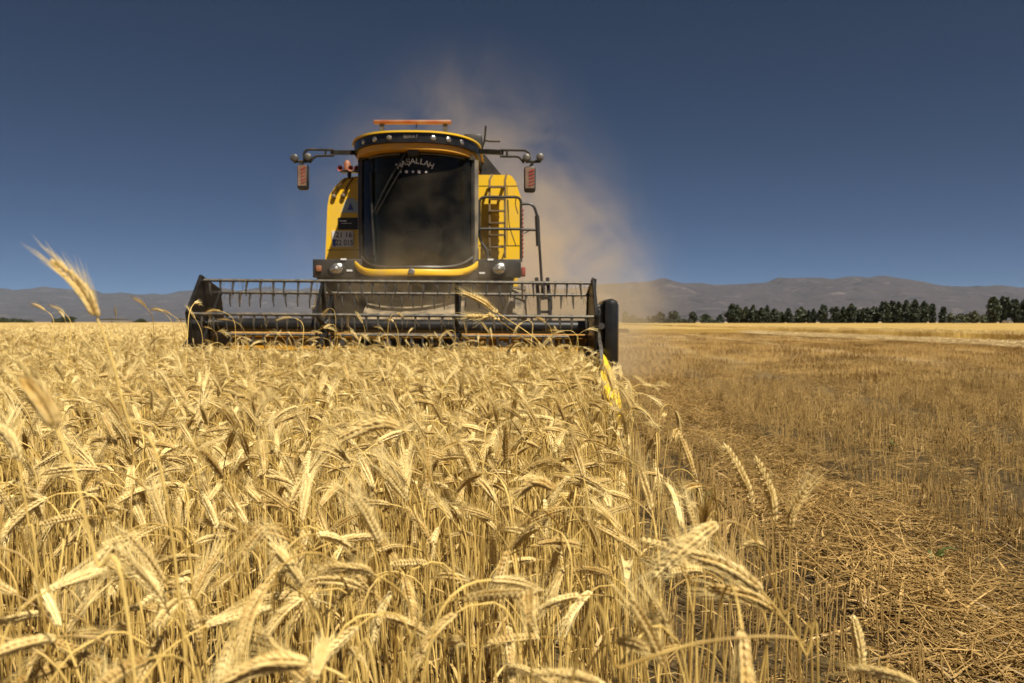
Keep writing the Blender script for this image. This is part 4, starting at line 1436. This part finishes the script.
def canopy_mat():
    m, t, b = new_mat('far_wheat_canopy')
    ge = N(t, 'ShaderNodeNewGeometry')
    n1 = N(t, 'ShaderNodeTexNoise'); n1.inputs['Scale'].default_value = 9; n1.inputs['Detail'].default_value = 5
    n2 = N(t, 'ShaderNodeTexNoise'); n2.inputs['Scale'].default_value = .12; n2.inputs['Detail'].default_value = 3
    t.links.new(ge.outputs['Position'], n1.inputs['Vector']); t.links.new(ge.outputs['Position'], n2.inputs['Vector'])
    ma = N(t, 'ShaderNodeMath', operation='MULTIPLY_ADD'); ma.inputs[1].default_value = .6
    m2 = N(t, 'ShaderNodeMath', operation='MULTIPLY'); m2.inputs[1].default_value = .4
    t.links.new(n2.outputs[0], m2.inputs[0]); t.links.new(n1.outputs[0], ma.inputs[0]); t.links.new(m2.outputs[0], ma.inputs[2])
    rp = ramp(t, [(.3, (.27, .17, .05)), (.5, (.42, .28, .085)), (.7, (.56, .39, .14))])
    t.links.new(ma.outputs[0], rp.inputs[0]); t.links.new(rp.outputs[0], b.inputs['Base Color'])
    b.inputs['Roughness'].default_value = .9; b.inputs['Specular IOR Level'].default_value = .1
    return m


CAN = canopy_mat()


def canopy(name, outline, z, step, label):
    """Rough-topped block of far standing wheat: a grid clipped to a left-edge line, with sides down to the soil."""
    (xa0, xa1, ya, yb, xslope, seed) = outline
    ny = max(2, int((yb - ya) / step)); nxx = 60
    vv = []; ff = []
    for j in range(ny + 1):
        y = ya + (yb - ya) * (j / ny) ** 1.6
        for i in range(nxx + 1):
            xl = xa0 + xslope * (y - ya); xr = xa1 + (xa1 - xa0) * 0 + (y - ya) * (.9 if xa1 > 0 else 0)
            if xa1 <= 0: xl, xr = xa0 - .9 * (y - ya), xa1
            x = xl + (xr - xl) * (i / nxx) ** (1.7 if xa1 > 0 else 1 / 1.7)
            vv.append((x, y, z + .05 * noise.noise((x * .8, y * .8, seed)) + .04 * noise.noise((x * .1, y * .1, seed))))
    W_ = nxx + 1
    for j in range(ny):
        for i in range(nxx): ff.append((j*W_+i, j*W_+i+1, (j+1)*W_+i+1, (j+1)*W_+i))
    edge = [i for i in range(W_)] + [j * W_ + nxx for j in range(1, ny + 1)] + [ny * W_ + i for i in range(nxx - 1, -1, -1)] + [j * W_ for j in range(ny - 1, 0, -1)]
    n0 = len(vv)
    for k in edge: vv.append((vv[k][0], vv[k][1], -.02))
    for q in range(len(edge)):
        q2 = (q + 1) % len(edge)
        ff.append((edge[q2], edge[q], n0 + q, n0 + q2))
    mb = MB(); mb.add(vv, ff)
    o = mb.build(name, CAN, None)
    tag(o, label, 'wheat', kind='stuff')
    return o


canopy('distant_wheat', (-95, -8.0, 128, 420, 0, 3.3), .78, 2.5, 'far end of the standing wheat on the left horizon')

# uncut block across the stubble on the right, with its own ragged edge of stalks
BH = .62
BLK = [(24.6, 30, 24.8, 160), ]
short = [patch_mesh(500 + i, 60, .8, BH) for i in range(3)]
bp_ = []
y = 26.0
while y < 125:
    xl = 24.2 + .012 * (y - 30) + .25 * math.sin(y * .35)
    for k in range(4):
        bp_.append(((xl + k * .65 + rng.uniform(-.05, .05), y + rng.uniform(-.2, .2), 0), (rng.gauss(0, .02), rng.gauss(0, .02), rng.choice([0, .3, -.3, PI, 2.8])), rng.gauss(1, .05), rng.randrange(3)))
    y += .62 if y < 75 else .9
tag(scatter('uncut_wheat_edge', short, bp_), 'ragged front edge of the uncut wheat block across the stubble on the right', 'wheat', kind='stuff')
canopy('uncut_wheat', (26.2, 34, 24, 370, .012, 8.1), BH * .93, 2.0, 'uncut golden wheat block below the far trees on the right')
canopy('uncut_wheat', (11.5, 27.2, 78, 370, .0, 5.1), .45, 2.0, 'low strip of uncut wheat further off in the middle of the field')

# ------------------------------------------------------------------ stubble and loose straw
def stubble_patch(seed, n, size, hmin=.12, hmax=.22, lod=0):
    rng = random.Random(seed); j = MB()
    for _ in range(n):
        x = rng.gauss(0, .022) if lod == 0 else round(rng.uniform(-size/2, size/2) / .2) * .2 + rng.gauss(0, .025)
        y = rng.uniform(-size/2, size/2)
        h = rng.uniform(hmin, hmax); a = rng.random() * 6.28; l = abs(rng.gauss(0, .13)) * h
        p = Vector((x, y, -.02)); q = Vector((x + math.cos(a) * l, y + math.sin(a) * l, h))
        r = rng.uniform(.0018, .0032) if lod == 0 else .0034
        j.tube([p, (p + q) / 2 + Vector((rng.gauss(0, .003), rng.gauss(0, .003), 0)), q], [r, r, r * .9], 4 if lod == 0 else 3, cap=(lod == 0))
        if rng.random() < .30:
            make_leaf(j, (x, y, h * rng.uniform(.2, .8)), rng.random() * 6.28, rng, rng.uniform(.05, .13), rng.uniform(.004, .008), seg=3, droop=rng.uniform(.8, 2.8))
    return j.mesh('stubble_tuft', M['stubble'], angle=60)


def litter_patch(seed, n, size, zmax=.05, lmin=.06, lmax=.28):
    rng = random.Random(seed); j = MB()
    for _ in range(n):
        x, y = rng.gauss(0, size * .33), rng.gauss(0, size * .33)
        L = rng.uniform(lmin, lmax); a = rng.gauss(PI / 2 + .3, .75); t = rng.gauss(0, .16)
        z = rng.uniform(.004, zmax)
        d = Vector((math.cos(a) * math.cos(t), math.sin(a) * math.cos(t), math.sin(t)))
        c = Vector((x, y, z + abs(d.z) * L * .5)); bend = Vector((rng.gauss(0, .02), rng.gauss(0, .02), rng.uniform(0, .015)))
        r = rng.uniform(.0012, .0023)
        if rng.random() < .28:
            q = MB(); make_leaf(q, (0, 0, 0), 0, rng, L * .8, rng.uniform(.004, .009), seg=4, droop=rng.uniform(0, .5))
            rt = Matrix.Rotation(a, 3, 'Z') @ Matrix.Rotation(1.0 + rng.gauss(0, .15), 3, 'Y')
            j.add([rt @ Vector(v) + c for v in q.v], q.f)
        else:
            j.tube([c - d * L / 2, c + bend, c + d * L / 2], [r, r, r], 4, cap=False)
    return j.mesh('straw_tuft', M['litter'], angle=60)


def lane_x(y): return 1.42 + .085 * y


st_meshes = [stubble_patch(600 + i, 11, .27) for i in range(8)] + [stubble_patch(620 + i, 95, 1.1, .10, .19, 1) for i in range(4)]
sp = []
rng = random.Random(21)
ROW = .19
r0 = 0
while r0 < 54:                                      # drill rows, parallel to the machine's path
    y = 1.6
    while y < 14:
        xx = .10 + ROW * r0 + .086 * y + rng.gauss(0, .012); yy = y + rng.uniform(-.05, .05)
        y += .245
        if yy < 8.8 and xx < crop_edge(yy) + .05 or yy >= 8.8 and xx < HX1 + .45 or xx > .70 * yy + .6: continue
        d = abs(xx - lane_x(yy))
        clump = noise.noise((xx * 1.1, yy * .55, 4.4)) + .5 * noise.noise((xx * 2.6, yy * 1.4, 9.1))
        keep = (.10 if d < .30 else .4 if d < .46 else 1.0) * (1.0 if clump > -.4 else .6)
        d2 = abs((xx - 7.4) + (yy - 11.7) * .6); d3 = abs(xx - 4.1 - .086 * yy)
        if d2 < .28 or d3 < .24: keep *= .12
        if rng.random() < keep:
            h = 1.0 + .3 * clump + rng.gauss(0, .08)
            sp.append(((xx, yy, 0), (rng.gauss(0, .06), rng.gauss(0, .06), R(-4.9) + rng.choice([0, PI])), max(.6, min(1.35, h)), rng.randrange(8)))
    r0 += 1
y = 14.0
while y < 95:
    x = HX1 + .6 if y < 18 else -.4 * y
    if y < 18: x = max(x, HX1 + .6)
    else: x = HX1 + .5
    while x < min(.72 * y + 1, 21.8):
        xx, yy = round((x - .086 * y) / .2) * .2 + .086 * y + rng.gauss(0, .02), y + rng.uniform(-.2, .2)
        clump = noise.noise((xx * .9, yy * .22, 4.4))
        if (abs((xx - 7.4) + (yy - 11.7) * .6) < .45 or abs(xx - 4.1 - .086 * yy) < .4 or abs(xx - 9.6 - .086 * yy) < .45 or abs(xx - 15.2 - .086 * yy) < .5) and rng.random() < .85: x += .8; continue
        if rng.random() < (1 if clump > -.30 else .75):
            sp.append(((xx, yy, 0), (0, 0, R(-4.9) + rng.choice([0, PI])), max(.7, .88 + .12 * clump), 8 + rng.randrange(4)))
        x += .8 if y < 45 else 1.25
    y += .8 if y < 45 else 1.5
tag(scatter('stubble', st_meshes, sp), 'short brown cut stubble right of the standing wheat', 'stubble', kind='stuff')

lt_meshes = [litter_patch(700 + i, 42, .42) for i in range(6)] + [litter_patch(740 + i, 60, .5) for i in range(2)]
for m_ in lt_meshes[6:]: m_.materials[0] = M['pale_straw']
lp = []
y = 1.7
while y < 22:
    n = 12 if y < 12 else 6
    for _ in range(n):                              # the matted lane left by the last pass
        yy = y + rng.random() * .3
        lp.append(((lane_x(yy) + rng.gauss(0, .21), yy, rng.uniform(0, .02)), (0, 0, rng.gauss(-.1, .5)), rng.uniform(.8, 1.25), rng.randrange(6)))
    for _ in range(int(3 + y * .9)):
        yy = y + rng.random() * .3
        lp.append(((rng.uniform(crop_edge(yy) if yy < 8.8 else HX1 + .6, .70 * yy + .5), yy, 0), (0, 0, rng.random() * 6.28), rng.uniform(.6, 1.0), rng.randrange(6)))
    y += .3
y = 25
while y < 110:                                      # pale windrow in front of the uncut block
    for _ in range(13):
        xl = 22.75 + .012 * (y - 30) + rng.gauss(0, .5)
        lp.append(((xl, y + rng.random() * .5, rng.uniform(.02, .18)), (0, 0, rng.random() * 6.28), rng.uniform(1.3, 2.2), 6 + rng.randrange(2)))
    y += .5
tag(scatter('loose_straw', lt_meshes, lp), 'flattened loose straw lying in the lane beside the wheat and on the stubble', 'straw', kind='stuff')

# small green weeds that show in the stubble
for k, (px, py, d, lab) in enumerate(((893, 466, 7.0, 'small green weed upright in the stubble right of the straw lane'),
                                      (770, 411, 9.6, 'green weed in the stubble beyond the three upright ears'),
                                      (700, 503, 4.9, 'dark green weed at the wheat edge behind the big drooping ears'),
                                      (936, 570, 3.6, 'low green weed lying among the loose straw at lower right'))):
    p = unproject(px, py, d); p.z = 0
    rg = random.Random(900 + k)
    b = MB()
    for q in range(16):
        make_leaf(b, (p.x + rg.gauss(0, .015), p.y + rg.gauss(0, .015), rg.uniform(0, .08)), rg.random() * 6.28, rg, rg.uniform(.05, .12), rg.uniform(.008, .016), seg=4)
    b.tube([(p.x, p.y, -.01), (p.x + .01, p.y, .12)], .003, 5)
    tag(b.build('weed', M['weed'], None, origin=(p.x, p.y, 0)), lab, 'weed', 'green weeds in the stubble')

# ------------------------------------------------------------------ stalks that stand out in front
def hero(pix, depth, n_ear, label, size=1.0, awn_len=.055, seed=0, foot=None, leaf=0, name='wheat_stalk'):
    """PIX: sketch points from low on the stem to the ear tip (px, py[, depth]); the last N_EAR of them lie along the ear."""
    rg = random.Random(5000 + seed)
    pts = [unproject(q[0], q[1], q[2] if len(q) > 2 else depth) for q in pix]
    base = Vector(foot) if foot else Vector((pts[0].x + (pts[0].x - pts[1].x) * 1.2, pts[0].y + .03, 0))
    base.z = -.01
    raw = [base] + pts
    # smooth curve through the points
    fine = []
    for i in range(len(raw) - 1):
        p0 = raw[max(0, i-1)]; p1 = raw[i]; p2 = raw[i+1]; p3 = raw[min(len(raw)-1, i+2)]
        for k in range(8):
            t = k / 8
            fine.append(.5 * ((2*p1) + (p2-p0)*t + (2*p0-5*p1+4*p2-p3)*t*t + (3*p1-p0-3*p2+p3)*t**3))
    fine.append(raw[-1])
    ne = (n_ear - 1) * 8 if n_ear else 0
    stem = fine[:len(fine) - ne] if n_ear else fine
    ear = fine[len(fine) - ne - 1:] if n_ear else []
    sm = MB()
    sm.tube(stem, [.0015 - .0006 * i / (len(stem) - 1) for i in range(len(stem))], 7)
    o = sm.build(name, M['stem'], None, origin=base)
    tag(o, label, 'wheat stalk')
    if ear:
        em = MB(); make_ear(em, ear, rg, 0, 0, 1, size, awn_len=awn_len); em.build('ear', [M['ear'], M['awn']], o, angle=50)
    for k in range(leaf):
        lm = MB(); i = len(stem) // 2 + k * 3
        make_leaf(lm, stem[i], rg.random() * 6.28, rg, .14, .007); lm.build('leaf', M['leaf'], o, angle=180)
    return o


hero([(175, 560), (128, 420), (112, 360), (97, 318), (82, 290), (56, 264)], .78, 3, 'lone tall ear standing clear against the sky at far left', .85, .035, 1)
hero([(135, 683), (96, 560), (74, 470), (56, 428), (44, 405), (28, 384)], .60, 3, 'large blurred upright ear near the left edge, below the lone tall one', 1.0, .03, 2)
hero([(640, 560), (585, 430), (548, 352), (498, 313), (482, 301), (465, 293)], 1.85, 3, 'tall leaning ear in front of the reel, upper of a crossing pair', .85, .04, 3)
hero([(655, 570), (600, 450), (560, 372), (500, 321), (485, 317), (468, 316)], 1.80, 3, 'tall leaning ear in front of the reel, lower of a crossing pair', .8, .04, 4)
hero([(768, 683), (760, 570), (752, 505), (741, 474), (726, 447)], 1.22, 3, 'leftmost of three upright ears standing over the straw lane', .9, .06, 5)
hero([(775, 683), (776, 600), (774, 522), (770, 492), (757, 460)], 1.18, 3, 'middle of three upright ears standing over the straw lane', .9, .06, 6)
hero([(786, 683), (789, 600), (790, 530), (794, 508), (808, 484)], 1.15, 3, 'rightmost of three upright ears standing over the straw lane', .85, .05, 7)
hero([(800, 683), (782, 610), (758, 545), (738, 524), (718, 524), (690, 543), (656, 574)], .82, 3, 'plump pale ear drooping to the left on an arched neck at lower right', 1.0, .045, 8)
hero([(818, 683), (806, 655), (786, 622), (762, 592), (728, 568), (694, 556)], .80, 3, 'long arching ear on a thick stem at lower right, under the plump pale one', 1.0, .06, 9)
hero([(812, 683), (800, 645), (776, 612), (748, 596), (712, 588)], .86, 3, 'second arching ear just below the long arching one at lower right', .9, .05, 10)
hero([(570, 690), (620, 668), (690, 645), (750, 637), (792, 638), (806, 646)], .60, 0, 'bent bare straw crossing the bottom of the wheat at lower right', seed=11, foot=(-.08, .70, 0))
hero([(862, 690), (861, 672), (859, 645), (854, 620)], 1.05, 3, 'short solitary ear alone on the cut side at lower right', .9, .0, 12)
hero([(620, 640), (598, 560), (574, 512), (555, 490), (536, 482), (519, 492)], 1.05, 3, 'curled ear hooking to the left in the lower middle', .9, .04, 13)
hero([(455, 600), (437, 500), (418, 448), (400, 428), (378, 424), (345, 436)], .98, 3, 'broad blurred ear bowing left in the centre of the crop', 1.0, .07, 14)
hero([(380, 720), (345, 678), (308, 664), (268, 664), (228, 680)], .68, 3, 'plump blurred ear lying level at the bottom left', 1.0, .04, 15)
hero([(40, 620), (28, 520), (18, 462), (10, 440), (-6, 426)], .85, 3, 'dark-necked ear cut off by the left edge', .85, .05, 16)
